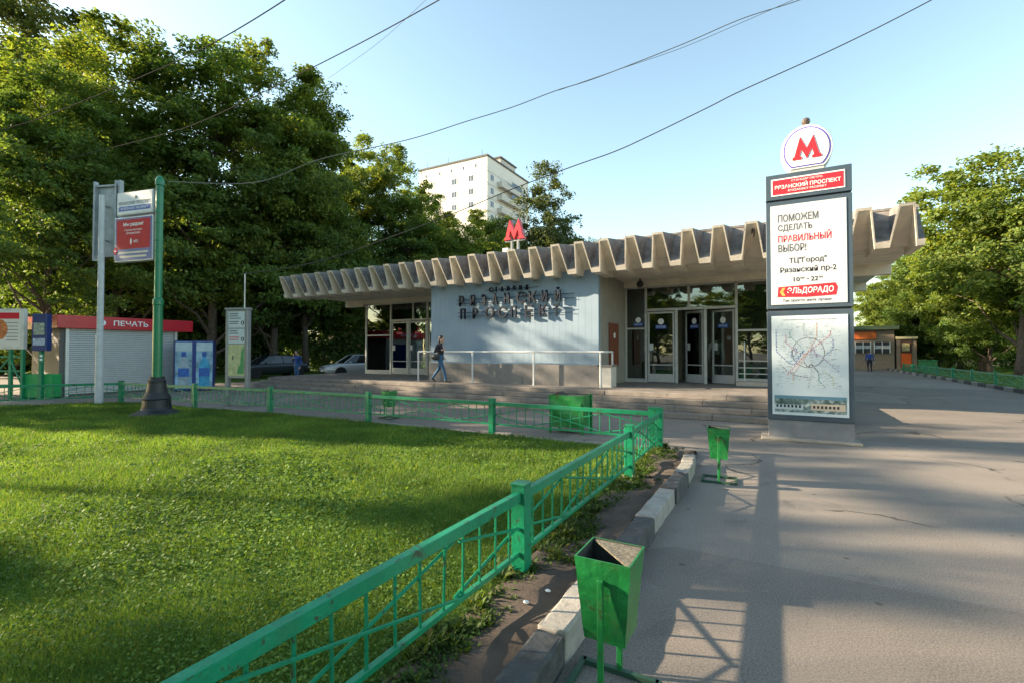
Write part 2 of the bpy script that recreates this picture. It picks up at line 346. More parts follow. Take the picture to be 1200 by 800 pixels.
while y < 62:
    kerb_stone([KW, KB, KG, KB][int(y) % 4] if y > 14 else KG, 1., kerb2, (rng.gauss(0, .01) + .0, y, 0), rng.gauss(0, .006), 0); y += 1.
kerb3 = empty('low_edging', (-8, 8.27, 0), kind='structure')
x = -1.9
while x > -18.5:
    L = rng.uniform(.35, .9); yy = np.interp(-(x - L / 2), [-p[0] for p in FENCE_BACK[:6]], [p[1] for p in FENCE_BACK[:6]])
    if rng.random() < .8: kerb_stone(KG, L, kerb3, (x - L / 2 + 8, yy - 8.27 + .02, -.09 + rng.uniform(-.03, .02)), R(90) + rng.gauss(0, .05), 0, .12, .14)
    x -= L + .03

# ------------------------------------------------------------------ platform and steps: stone slabs
plat = empty('platform', (-9.5, 14, 0), kind='structure')
MB().bx(-20.2, 1.25, 13.72, 22.3, .0, .532).build('platform_core', STONE, plat)
for k in range(4):
    z1 = .1375 * (k + 1); y0 = 12.6 + .34 * k; x = -20.3 + .25 * (k % 2); 
    MB().bx(-20.28, 1.28, y0 + .05, 13.75, 0 if k == 0 else z1 - .13, z1 - .035).build('step_core', STONE, plat)
    while x < 1.25:
        L = min(rng.choice([1.2, 1.5, 1.8, 2.1]), 1.35 - x)
        b = MB(); b.bx(x, x + L - .006, y0 + rng.gauss(0, .006), y0 + .37, z1 - .1345, z1 - rng.uniform(0, .006))
        b.build('step_slab', STONE, plat, bevel=.008); x += L
x = -20.25
while x < 1.2:
    L = min(1.0, 1.25 - x); y = 14.01
    while y < 18.6:
        MB().bx(x, x + L - .005, y, y + .995, .52, .551 - rng.uniform(0, .002)).build('paving_slab', STONE, plat); y += 1.0
    x += L

# ================================================================== metro station
ST = empty('metro_station', (-8.5, 18, 0), label='low metro station pavilion with blue front wall and folded concrete canopy', cat='building')
def bluewall():
    m = bpy.data.materials.new('blue wall paint'); m.use_nodes = True; nt = m.node_tree; b = nt.nodes['Principled BSDF']; P = worldpos(nt)
    n = N(nt, 'ShaderNodeTexNoise', i_Scale=1.5, i_Detail=6); nt.links.new(P, n.inputs['Vector'])
    mp = N(nt, 'ShaderNodeMapping'); mp.inputs['Scale'].default_value = (9, 9, .35); nt.links.new(P, mp.inputs[0])
    n2 = N(nt, 'ShaderNodeTexNoise', i_Scale=1, i_Detail=5); nt.links.new(mp.outputs[0], n2.inputs['Vector'])
    c = ramp(nt, n.outputs[0], [(.3, (.205, .285, .362)), (.7, (.245, .328, .405))]).outputs[0]
    c = mixc(nt, ramp(nt, n2.outputs[0], [(.5, (0, 0, 0)), (.75, (.22, .22, .22))]).outputs[0], c, (.24, .29, .34))
    nt.links.new(c, b.inputs['Base Color']); b.inputs['Roughness'].default_value = .5; return m
BLUE = bluewall()
# ribbed cladding: panels with narrow grooves
b = MB(); x = -11.9; pitch = (11.9 - 5.05) / 30
for k in range(30):
    b.bx(x + .002, x + pitch - .002, 14.9, 14.93, 1.29, 4.30); x += pitch
b.build('wall_cladding', BLUE, ST)
MB().bx(-11.9, -5.05, 14.906, 15.1, .55, 4.62).build('wall', BLUE, ST)
MB().bx(-11.93, -5.0, 14.85, 14.92, 1.245, 1.285).build('plinth_ledge', pm('ledge', (.36, .42, .47)), ST, bevel=.004)
x = -11.95
for k in range(5):
    MB().bx(x, x + 1.385, 14.82, 14.93, .53, 1.245).build('plinth_panel', PLINTH, ST, bevel=.003); x += 1.39
SIDE = pm('side wall render', (.27, .255, .23), rough=.85, var=.12, scale=2, bump=.25, dirt=.25, dirtcol=(.17, .155, .135), dscale=1.2)
MB().bx(-5.12, -5.052, 15.1, 18.05, .54, 4.28).build('side_wall', SIDE, ST)
MB().bx(-11.9, -11.83, 15.1, 18.05, .54, 4.28).build('side_wall', SIDE, ST)
MB().bx(-11.8, -5.13, 15.11, 21.5, .55, 4.2).build('inner_core', DARKIN, ST)
# plinth block at the corner of the recess
MB().bx(-5.04, -4.62, 14.85, 15.40, .54, 1.20).build('plinth_block', pm('white block', (.52, .50, .46), rough=.8, var=.1, dirt=.3, dirtcol=(.3, .28, .25)), ST, bevel=.006)
MB().bx(-5.08, -4.58, 14.82, 15.44, 1.20, 1.26).build('plinth_cap', PLINTH, ST, bevel=.006)
# brown cabinet door in the side wall
cab = MB().bx(-5.05, -4.99, 15.95, 16.95, 1.15, 2.66).build('cabinet_door', pm('red brown wood', (.165, .045, .02), rough=.5, var=.25, scale=8), ST, bevel=.006)
MB().bx(-4.99, -4.975, 16.35, 16.5, 2.15, 2.32).build('notice', PRINTW, cab)

# ---- canopy: folded plates
PER, ZT, ZB, YT, YB = .7945, 5.06, 4.15, 13.8, 14.28
XR0, NF = -19.62, 29
def fold_mesh():
    rt, tr, th = .145, .145, .075
    h = PER / 2; y1, y2 = 14.9, 15.0; zs = 4.29
    b = MB()
    def top(y):     # outer (upper) profile points at depth y, x from -h to h
        k = min(1, max(0, (y - YB) / (y1 - YB))); zt_ = ZB + .13 + (ZT + .138 - ZB - .13) * k
        zr = ZT + .14 * k
        return [(-h, zt_), (-h + tr - .01 - .02 * k, zt_), (-rt, zr), (rt, zr), (h - tr + .01 + .02 * k, zt_), (h, zt_)]
    def bot(y):
        k = min(1, max(0, (y - YB) / (y2 - YB))); zi = ZT - .06 + (zs - ZT + .06) * k
        return [(-h, ZB), (-h + tr, ZB), (-rt + .03 - .10 * k, zi), (rt - .03 + .10 * k, zi), (h - tr, ZB), (h, ZB)]
    def yfront(z): return YT + (YB - YT) * (ZT - z) / (ZT - ZB)
    tf = [(x, yfront(z), z) for x, z in top(YB)]; bf = [(x, yfront(z), z) for x, z in bot(YB)]
    tb = [(x, y1, z) for x, z in top(y1)]; bb = [(x, y2, z) for x, z in bot(y2)]
    for A, B_, mi in ((tf, tb, 1), (bf, bb, 0), (tf, bf, 0)):
        n = len(b.v); b.v += A + B_; k = len(A)
        for i in range(k - 1): b.f.append((n + i, n + i + 1, n + k + i + 1, n + k + i)); b.m.append(mi)
    y2 = 15.6
    b.bx(-h, -h + tr, 15.0, y2, ZB, zs); b.bx(h - tr, h, 15.0, y2, ZB, zs)
    # beam ends under the soffit
    for s in (-1, 1):
        xs_ = sorted((s * h, s * (h - tr)))
        b.add([(xs_[0], y2, ZB), (xs_[1], y2, ZB), (xs_[1], y2, zs), (xs_[0], y2, zs)], [(0, 1, 2, 3)])
    me = b.mesh('canopy_fold', fixn=False)
    bm = bmesh.new(); bm.from_mesh(me); bmesh.ops.remove_doubles(bm, verts=bm.verts, dist=.0005); bmesh.ops.recalc_face_normals(bm, faces=bm.faces); bm.to_mesh(me); bm.free()
    me.materials.append(CONC); me.materials.append(CONCTOP); return me
canopy = empty('canopy', (0, 0, 0), parent=ST); off = offset(canopy)
fm = fold_mesh()
for k in range(NF):
    o = link('canopy_fold', fm, None, canopy, loc=Vector((XR0 + PER * k, 0, 0)) - off)
XL, XRT = XR0 - PER / 2, XR0 + PER * (NF - 1) + PER / 2
ROOF = pm('bitumen roof', (.10, .098, .095), rough=.9, var=.3)
MB().bx(XL, XRT, 14.9, 42, 5.12, 5.20).build('roof_deck', ROOF, canopy)
MB().bx(XL, XRT, 15.0, 42, 4.292, 4.40).build('soffit', CONC, canopy)
MB().bx(XL + .02, XRT - .02, 15.62, 42, 4.40, 5.12).build('roof_core', CONC, canopy)
MB().bx(XL - .03, XRT + .03, 14.86, 15.1, 5.17, 5.245).build('roof_edging', CONCTOP, canopy, bevel=.01)
for yb in (18.0, 22.5, 27, 31.5, 36):
    for xa, xb in ((-20.0, -18.68), (1.68, 3.0)):
        MB().bx(xa, xb, yb - .16, yb + .16, 3.98, 4.30).build('beam', CONC, canopy, bevel=.01)
# crumbled hollow on one fold
MB().sphere((-.52, 14.02, 4.80), .07, 9, 6, sc=(.7, .8, 2.0)).build('spalled_patch', pm('dark hole', (.06, .045, .035), rough=1, var=.6, scale=30), canopy)
MB().bx(-20.0, 3.0, 17.86, 18.12, 4.08, 4.30).build('header_beam', CONC, canopy, bevel=.01)

# ---- glazing
FR = pm('pale window frame', (.46, .46, .44), rough=.4, var=.08, metal=.1, dirt=.2, dirtcol=(.25, .23, .21))
GY = 18.0
def pane(x0, x1, z0, z1, parent, y=GY):
    MB().bx(x0, x1, y - .004, y + .004, z0, z1).build('glass_pane', GLASS, parent)
def bar(x0, x1, z0, z1, parent=ST, d=.05, y=GY, name='mullion'):
    MB().bx(x0, x1, y - d, y + d, z0, z1).build(name, FR, parent, bevel=.004)
def sticker(x, z, y, parent, blue=True):
    m = PRINTB if blue else PRINTR
    w_ = .34
    s = MB().bx(x - w_ / 2, x + w_ / 2, y - .004, y, z, z + .13).build('door_sticker', m, parent)
    b = MB(); b.v = [(x + .1 * math.cos(t), y - .0035, z + .23 + .1 * math.sin(t)) for t in np.linspace(0, 2 * math.pi, 18)[:-1]]; b.f = [tuple(range(17))]; b.m = [0]
    b.build('door_emblem', PRINTW if blue else PRINTR, parent)
    t = text_mesh('ВХОД' if blue else 'НЕТ ВХОДА', w=w_ * .78, h=.06, thick=.001, align='CENTER')
    link('lettering', t, PRINTW, parent, loc=Vector((x, y - .0055, z + .035)) - offset(parent), rot=(R(90), 0, 0))
def door(x0, x1, parent=ST, swing=0, blue=True, hinge='R'):
    """framed glass door, hinged at one side"""
    W, z0, z1 = x1 - x0, .57, 3.13
    hx = x1 if hinge == 'R' else x0; sg = -1 if hinge == 'R' else 1
    d = empty('door', Vector((hx, GY, 0)) - offset(parent), rz=swing, parent=parent)
    def lb(a, b_, c, e, name, mat, dy=.025, bev=.004):
        xa, xb = sorted((sg * a, sg * b_)); MB().bx(xa, xb, -dy, dy, c, e).build(name, mat, d, world=False, bevel=bev)
    lb(.0, .065, z0, z1, 'frame', FR); lb(W - .065, W, z0, z1, 'frame', FR); lb(.066, W - .066, z1 - .07, z1, 'frame', FR); lb(.066, W - .066, z0, z0 + .3, 'kick_plate', FR); lb(.066, W - .066, 1.18, 1.22, 'push_bar', FR, .03)
    lb(.066, W - .066, z0 + .3, z1 - .07, 'glass_pane', GLASS, .004, 0)
    lb(W - .2, W - .06, 1.72, 1.98, 'handle_plate', ALU, .045)
    xm = sg * W / 2
    m = PRINTB if blue else PRINTR
    MB().bx(xm - .2, xm + .2, -.012, -.006, 2.5, 2.64).build('door_sticker', m, d, world=False)
    b = MB(); b.v = [(xm + (.11 if blue else .06) * math.cos(t), -.009, 2.77 + (.11 if blue else .06) * math.sin(t)) for t in np.linspace(0, 2 * math.pi, 18)[:-1]]; b.f = [tuple(range(17))]; b.m = [0]
    b.build('door_emblem', PRINTW if blue else PRINTR, d, world=False)
    t = text_mesh('ВХОД' if blue else 'НЕТ ВХОДА', w=.3, h=.075, thick=.001, align='CENTER')
    link('lettering', t, PRINTW, d, loc=(xm, -.0135, 2.535), rot=(R(90), 0, 0))
# right entrance: mullions
for xa in (-5.05, -4.30, -1.24): bar(xa, xa + .08, .55, 4.08)
bar(-2.78, -2.70, 3.26, 4.08); bar(-4.22, -1.24, 3.16, 3.25); bar(-4.97, -4.30, 2.5, 2.56); bar(-4.97, -4.30, .55, .68); bar(-4.97, 1.6, 4.02, 4.078)
for xa in (-3.22, -2.24): bar(xa, xa + .09, .55, 3.16)
bar(-1.16, 1.6, 2.36, 2.43); bar(-1.16, 1.6, .55, .78); bar(1.55, 1.63, .55, 4.08)
bar(.2, .28, .78, 4.02)
pane(-4.97, -4.30, .68, 2.5, ST); pane(-4.97, -4.30, 2.56, 4.02, ST); pane(-4.22, -2.78, 3.25, 4.02, ST); pane(-2.70, -1.24, 3.25, 4.02, ST)
for xa, xb in ((-1.16, .2), (.28, 1.55)):
    pane(xa, xb, .78, 2.36, ST); pane(xa, xb, 2.43, 4.02, ST)
sticker(-4.55, 2.62, GY - .006, ST)
door(-4.20, -3.24, swing=0); door(-3.12, -2.26, swing=R(-38)); door(-2.14, -1.26, swing=R(-30))
# guard rails behind the right pane, doorstep
MB().bx(-1.2, 1.5, 17.45, 17.9, .55, .70).build('door_sill', pm('sill stone', (.42, .37, .32), var=.1), ST, bevel=.01)
b = MB()
for z in (.95, 1.15, 1.38): b.tube([(-1.12, 17.7, z), (1.4, 17.7, z)], .018)
b.tube([(-.95, 17.7, .7), (-.95, 17.7, 2.0)], .022); b.build('guard_rail', ALU, ST)
# left entrance
for xa in (-18.64, -16.95, -14.62, -12.4): bar(xa, xa + .09, .55, 4.08)
bar(-18.55, -16.95, 2.45, 2.52); bar(-18.55, -16.95, .55, .75); bar(-16.86, -12.0, 3.16, 3.25); bar(-15.8, -15.71, .55, 3.16); bar(-13.6, -13.51, .55, 3.16); bar(-15.5, -15.42, 3.25, 4.02); bar(-18.55, -11.9, 4.02, 4.078)
pane(-18.55, -16.95, .75, 2.45, ST); pane(-18.55, -16.95, 2.52, 4.02, ST); pane(-16.86, -15.5, 3.25, 4.02, ST); pane(-15.42, -14.62, 3.25, 4.02, ST); pane(-14.53, -12.4, 3.25, 4.02, ST)
door(-16.84, -15.82, blue=False); door(-15.69, -14.64, blue=False); door(-14.5, -13.62, blue=False); door(-13.49, -12.42, blue=False)
for x_ in (-18.6, 1.58):   # glazed sides
    for ya, yb in ((18.06, 20.0), (20.08, 22.0)):
        for za, zb in ((.75, 2.45), (2.52, 4.02)): MB().bx(x_ - .004, x_ + .004, ya, yb, za, zb).build('glass_pane', GLASS, ST)
    for ya in (20.0, 22.0): MB().bx(x_ - .04, x_ + .04, ya, ya + .08, .55, 4.28).build('mullion', FR, ST)
    for za, zb in ((.55, .75), (2.45, 2.52), (4.02, 4.28)): MB().bx(x_ - .05, x_ + .05, 18.06, 22.0, za, zb).build('mullion', FR, ST)
# interior and body behind
BODY = pm('station rear wall', (.30, .28, .25), rough=.85, var=.12)
MB().bx(-14.2, 1.5, 21.6, 21.75, .55, 4.29).build('inner_wall', pm('inner tiles', (.16, .14, .115), rough=.5, var=.2), ST)
MB().bx(-14.2, 1.62, 22.1, 41, 0, 4.29).build('rear_block', BODY, ST)
MB().bx(-3.6, -3.45, 18.6, 20.8, .55, 4.29).build('partition', pm('inner partition', (.22, .17, .12), rough=.6), ST)

# horn lamp under the soffit
hl = empty('ceiling_lamp', (-4.3, 17.3, 4.1), label='small round black lamp under the soffit above the right entrance', cat='lamp')
MB().tube([(-4.3, 17.3, 4.29), (-4.3, 17.3, 4.2)], .03).build('stem', BLACK, hl)
MB().sphere((-4.3, 17.3, 4.1), .13, 14, 10).build('shade', BLACK, hl, smooth=True)
MB().lathe([(.08, 0), (.075, -.03)], (-4.3, 17.3, 3.985), 12).build('lens', pm('lamp lens', (.25, .2, .18), rough=.2), hl)

# station name letters on rods
SN = empty('station_name_sign', (-8, 14.75, 2.9), label='dark metal letters on thin rods naming the station on blue wall', cat='sign')
LET = pm('letter metal', (.012, .018, .03), rough=.6, var=.2, spec=.2, bump=0)
rows = [('СТАНЦИЯ', -9.12, -7.5, 3.82, .17), ('РЯЗАНСКИЙ', -10.45, -6.2, 3.36, .40), ('ПРОСПЕКТ', -10.38, -6.25, 2.88, .40)]
for s, xa, xb, z, h in rows:
    n = len(s); st = (xb - xa - h * .8) / (n - 1)
    for i, ch in enumerate(s):
        dk = h * .28 if ch in 'ИЙ' else 0
        me = text_mesh(ch, w=(.95 if ch in 'СО' else .75 if ch in 'КЕ' else .5) * h, h=h * (1.2 if ch == 'Й' else 1), thick=.085, bold=.012, align='LEFT')
        link('letter', me, LET, SN, loc=Vector((xa + st * i, 14.80, z)) - offset(SN), rot=(R(90), 0, 0))
    for q in ((.5,) if h < .3 else (.25, .62)):
        MB().tube([(xa - .2, 14.84, z + h * q), (xb + .35, 14.84, z + h * q)], .009, 6).build('rod', LET, SN)

# handrail on the platform
HR = empty('handrail', (-8, 14.55, .55), label='white tubular handrail in front of the blue wall', cat='railing')
pw = pm('handrail white', (.62, .63, .63), rough=.4, var=.06, dirt=.2, dirtcol=(.4, .38, .35))
MB().tube([(-12.2, 14.5, 1.67), (-4.75, 14.5, 1.67), (-4.66, 14.56, 1.67), (-4.66, 15.1, 1.67)], .033, 10).build('top_rail', pw, HR)
for x in (-12.2, -9.68, -7.2, -4.86): MB().tube([(x, 14.5, .54), (x, 14.5, 1.66)], .03, 10).build('post', pw, HR)
MB().tube([(-4.66, 15.1, 1.24), (-4.66, 15.1, 1.66)], .03, 10).build('post', pw, HR)

# M on the roof
MP = [(-1, 0), (-1, .13), (-.87, .17), (-.46, 1.22), (0, .56), (.46, 1.22), (.87, .17), (1, .13), (1, 0), (.36, 0), (.36, .13), (.49, .17), (.37, .56), (0, .0), (-.37, .56), (-.49, .17), (-.36, .13), (-.36, 0)]
RM = empty('roof_metro_letter', (-8.05, 14.75, 5.1), label='red letter M on a bracket above the canopy roof', cat='sign')
MB().prism([(-8.05 + x * .40, 5.60 + z * .60) for x, z in MP], 14.66, 14.84).build('letter', REDSIGN, RM, bevel=.008)
b = MB(); b.bx(-8.43, -7.67, 14.70, 14.80, 5.55, 5.595); b.bx(-8.21, -8.14, 14.7, 14.8, 5.05, 5.55); b.bx(-7.96, -7.89, 14.7, 14.8, 5.05, 5.55)
b.build('bracket', pm('bracket grey', (.20, .215, .22), rough=.5), RM); MB().bx(-8.66, -8.42, 14.9, 15.1, 5.24, 5.40).build('transformer_box', ALU, RM, bevel=.01)

# ================================================================== pylon
PY = empty('advertising_pylon', (.53, 10.7, 0), label='tall grey metro pylon with round M emblem and posters', cat='pylon')
x0, x1, y0, y1 = -.165, 1.225, 10.55, 10.92
MB().bx(x0 + .01, x1 - .01, y0 + .02, y1 - .02, 0, .39).build('base', pm('pylon base', (.15, .165, .185), rough=.5, var=.15, dirt=.4, dirtcol=(.25, .21, .17), dscale=4), PY, bevel=.006)
MB().bx(x0 - .12, x1 + .1, y0 - .1, y1 + .1, .0, .05).build('concrete_pad', pm('pad', (.26, .235, .2), rough=.9, var=.2), PY, bevel=.01)
MB().bx(x0 + .03, x1 - .03, y0 + .03, y1 - .03, .39, 5.05).build('core', BLACK, PY)
def cabinet(z0, z1, px0, px1, pz0, pz1, mat):
    c = MB().bx(x0, x1, y0, y1, z0, z1).build('cabinet', PYL, PY, bevel=.008)
    f = MB().bx(px0, px1, y0 - .012, y0 - .001, pz0, pz1).build('poster', mat, PY, bevel=.003); return f
top_c = MB().bx(x0, x1, y0, y1, 4.615, 5.11).build('cabinet', PYL, PY, bevel=.008)
POST = pm('poster paper', (.52, .55, .57), rough=.35, var=.015, scale=.8, bump=0)
cz_ = 0
nb = MB().bx(-.07, 1.12, y0 - .008, y0 - .001, 4.69, 5.02).build('name_plate_border', PRINTW, PY)
npl = MB().bx(-.045, 1.095, y0 - .014, y0 - .009, 4.715, 4.995).build('name_plate', REDSIGN, PY)
text('lettering', 'СТАНЦИЯ МЕТРО', PRINTW, npl, (.52, y0 - .0145, 4.925), w=.5, h=.045, align='CENTER', thick=.002)
text('lettering', 'РЯЗАНСКИЙ ПРОСПЕКТ', PRINTW, npl, (.525, y0 - .0145, 4.815), w=1.06, h=.095, align='CENTER', thick=.002, bold=.016)
text('lettering', 'RYAZANSKIY PROSPEKT', PRINTW, npl, (.525, y0 - .0145, 4.75), w=.62, h=.04, align='CENTER', thick=.002)
po = cabinet(2.5, 4.58, -.085, 1.135, 2.58, 4.50, POST); yy = y0 - .0125
for s, z, w_, m, bo, xa in (('ПОМОЖЕМ', 4.17, .66, PRINTG, 0, .04), ('СДЕЛАТЬ', 3.975, .56, PRINTG, 0, .04), ('ПРАВИЛЬНЫЙ', 3.78, .86, PRINTR, 0, .04), ('ВЫБОР!', 3.59, .46, PRINTG, 0, .04)):
    text('lettering', s, m, po, (xa, yy, z), w=w_, h=.145 if s[-1] != 'Й' else .165, thick=.002, bold=.016)
for s, z, w_, h, bo in (('ТЦ"Город"', 3.345, .60, .125, .014), ('Рязанский пр-2', 3.165, .90, .135, .014)):
    text('lettering', s, PRINTK, po, (.52 if s[0] != '1' else .48, yy, z), w=w_, h=h, align='CENTER', thick=.002, bold=bo)
for s, xa, w_, h in (('10', .29, .10, .085), ('-', .505, .035, .015), ('22', .57, .115, .085)): text('lettering', s, PRINTK, po, (xa, yy, 3.01 + (.035 if s == '-' else 0)), w=w_, h=h, thick=.002, bold=.016)
for xa in (.40, .695): text('lettering', '00', PRINTK, po, (xa, yy, 3.055), w=.065, h=.04, thick=.002)
lg = MB().prism([(.02, 2.73), (.035, 2.92), (.95, 2.955), (.985, 2.87), (.96, 2.73), (.5, 2.71)], y0 - .016, y0 - .0125).build('logo_band', PRINTR, po)
text('lettering', 'ЭЛЬДОРАДО', PRINTW, po, (.185, y0 - .0163, 2.765), w=.74, h=.135, thick=.002, bold=.016, shear=.12)
b = MB(); b.prism([(.06, 2.825), (.10, 2.90), (.155, 2.905), (.115, 2.825), (.155, 2.75), (.10, 2.75)], y0 - .019, y0 - .0163); b.build('logo_mark', pm('logo orange', (.85, .35, .08), bump=0), po)
text('lettering', 'Так просто жить лучше', PRINTK, po, (.5, yy, 2.615), w=.78, h=.07, align='CENTER', thick=.002, shear=.2)
# map poster
mpst = cabinet(.39, 2.46, -.085, 1.135, .49, 2.365, pm('map paper', (.55, .63, .67), rough=.35, var=.02, scale=.8, bump=0))
def mu(x, y): return (-.085 + (x - 62) / 428 * 1.22, 2.365 - (y - 70) / 553 * 1.875)
def ribbon(name, pts, w_, col, closed=False, dy=0.):
    P = [Vector((*mu(*p), 0)) for p in pts]; P = [Vector((p.x, 0, p.y)) for p in P]; b = MB()
    if closed: P.append(P[0])
    for i in range(len(P) - 1):
        d = (P[i + 1] - P[i]).normalized(); n = Vector((-d.z, 0, d.x)) * w_ / 2; e = d * w_ * .35; yv = Vector((0, y0 - .0128 - dy, 0))
        b.add([P[i] - e - n + yv, P[i + 1] + e - n + yv, P[i + 1] + e + n + yv, P[i] - e + n + yv], [(0, 1, 2, 3)])
    for i in range(0): pass
    return b.build(name, pm('line ' + str(col), col, bump=0, var=.02), mpst, fixn=False)
cc = [(272 + 90 * math.cos(t), 275 + 82 * math.sin(t)) for t in np.linspace(0, 2 * math.pi, 40)[:-1]]
lines = [(cc, .009, (.10, .07, .05), True), ([(88, 155), (88, 268), (155, 330), (190, 345), (245, 268)], .011, (.02, .06, .30)), ([(145, 175), (145, 220), (200, 268), (260, 290)], .009, (.45, .04, .12)),
    ([(168, 153), (168, 185), (232, 242)], .010, (.02, .25, .12)), ([(395, 155), (395, 180), (265, 275), (150, 400)], .010, (.50, .06, .10)), ([(408, 200), (408, 255), (372, 285)], .010, (.03, .10, .30)),
    ([(272, 285), (330, 285), (440, 378)], .009, (.25, .12, .40)), ([(125, 352), (150, 380), (200, 402), (272, 412)], .011, (.10, .09, .10)), ([(245, 325), (268, 356), (288, 335), (328, 385)], .012, (.06, .06, .05)),
    ([(328, 385), (328, 430), (365, 462)], .010, (.05, .22, .14)), ([(360, 380), (408, 412), (408, 452)], .008, (.45, .42, .10)), ([(245, 112), (245, 160), (285, 210), (285, 380), (270, 470)], .007, (.40, .42, .42)),
    ([(318, 112), (318, 190), (260, 290), (185, 395), (185, 430)], .008, (.60, .25, .10)), ([(172, 300), (180, 258), (205, 250), (200, 290), (172, 300)], .009, (.02, .06, .25)), ([(150, 335), (210, 300), (245, 262)], .010, (.05, .28, .45)),
    ([(280, 268), (300, 255), (320, 300)], .008, (.3, .05, .2)), ([(255, 150), (280, 175), (305, 140)], .006, (.45, .48, .55))]
for i, l in enumerate(lines): ribbon('map_line', l[0], l[1], l[2], len(l) > 3, dy=.0003 * i)
b = MB()     # station captions as tiny strokes, two columns each side
for k in range(330):
    x_ = rng.choice([rng.uniform(80, 180), rng.uniform(330, 450), rng.uniform(200, 350)]); y_ = rng.uniform(105, 470); u, v = mu(x_, y_); L = rng.uniform(.02, .07)
    b.add([(u, y0 - .0122, v), (u + L, y0 - .0122, v), (u + L, y0 - .0122, v + .006), (u, y0 - .0122, v + .006)], [(0, 1, 2, 3)])
b.build('map_captions', pm('caption grey', (.24, .29, .33), bump=0), mpst, fixn=False, kind='stuff')
b = MB()
for l in lines[1:]:
    for (xa, ya), (xb, yb) in zip(l[0][:-1], l[0][1:]):
        m_ = max(1, int(math.hypot(xb - xa, yb - ya) / 17))
        for k in range(m_):
            u, v = mu(xa + (xb - xa) * k / m_, ya + (yb - ya) * k / m_); q = .0075
            b.add([(u + q * math.cos(t), y0 - .0190, v + q * math.sin(t)) for t in np.linspace(0, 2 * math.pi, 7)[:-1]], [tuple(range(6))])
b.build('map_stations', PRINTW, mpst, fixn=False, kind='stuff')
text('lettering', 'СХЕМА ЛИНИЙ СКОРОСТНОГО ТРАНСПОРТА МОСКВЫ', PRINTG, mpst, (.53, y0 - .0125, 2.275), w=.86, h=.026, align='CENTER', thick=.001)
def photomat():
    m = bpy.data.materials.new('printed view'); m.use_nodes = True; nt = m.node_tree; bb = nt.nodes['Principled BSDF']; P = worldpos(nt)
    n = N(nt, 'ShaderNodeTexNoise', i_Scale=9, i_Detail=5, i_Distortion=.6); nt.links.new(P, n.inputs['Vector'])
    c = ramp(nt, n.outputs[0], [(.3, (.03, .06, .05)), (.45, (.08, .13, .12)), (.58, (.25, .32, .33)), (.7, (.5, .55, .52))]); nt.links.new(c.outputs[0], bb.inputs['Base Color']); return m
ph = MB().bx(-.05, 1.10, y0 - .0145, y0 - .0125, .545, .86).build('printed_picture', photomat(), mpst)
MB().bx(-.05, 1.10, y0 - .0165, y0 - .0147, .80, .86).build('printed_sky', pm('print sky', (.10, .22, .30), bump=0), mpst)
for k, (xa, xb, m) in enumerate(((-.05, .42, 'a'), (.55, 1.08, 'b'))):
    MB().bx(xa, xb, y0 - .0175, y0 - .0155, .60, .69 + .03 * k).build('printed_train', pm('print train' + m, (.45, .52, .55) if m == 'a' else (.5, .42, .33), bump=0), mpst)
    for i in range(7): MB().bx(xa + .03 + i * .062, xa + .065 + i * .062, y0 - .0192, y0 - .0178, .635, .685).build('printed_window', PRINTK, mpst)
# emblem
cx, cz, rx_, rz_ = .53, 5.53, .425, .475
def oval(sc, dz=0):
    P = [(cx + rx_ * sc * math.cos(t), cz + rz_ * sc * math.sin(t)) for t in np.linspace(-math.pi / 2 + .72, 1.5 * math.pi - .72, 44)]; return P
MB().prism(oval(1.0), 10.60, 10.86).build('emblem', pm('emblem white', (.80, .80, .79), rough=.35, var=.02), PY, bevel=.015)
MB().prism(oval(.90), 10.594, 10.599).build('emblem_ring', pm('emblem violet', (.10, .06, .42), bump=0), PY)
MB().prism(oval(.845), 10.588, 10.593).build('emblem_face', PRINTW, PY)
MB().prism([(cx + x * .235, 5.345 + z * .355) for x, z in MP], 10.578, 10.587).build('emblem_letter', PRINTR, PY)
MB().bx(.25, .81, 10.62, 10.84, 5.11, 5.22).build('emblem_foot', pm('foot grey', (.5, .5, .48)), PY, bevel=.006)
b = MB(); b.tube([(.53, 10.73, 5.99), (.53, 10.73, 6.06)], .035); b.sphere((.53, 10.73, 6.11), .075, 12, 8); b.build('beacon', pm('beacon brown', (.10, .075, .06), rough=.3), PY)
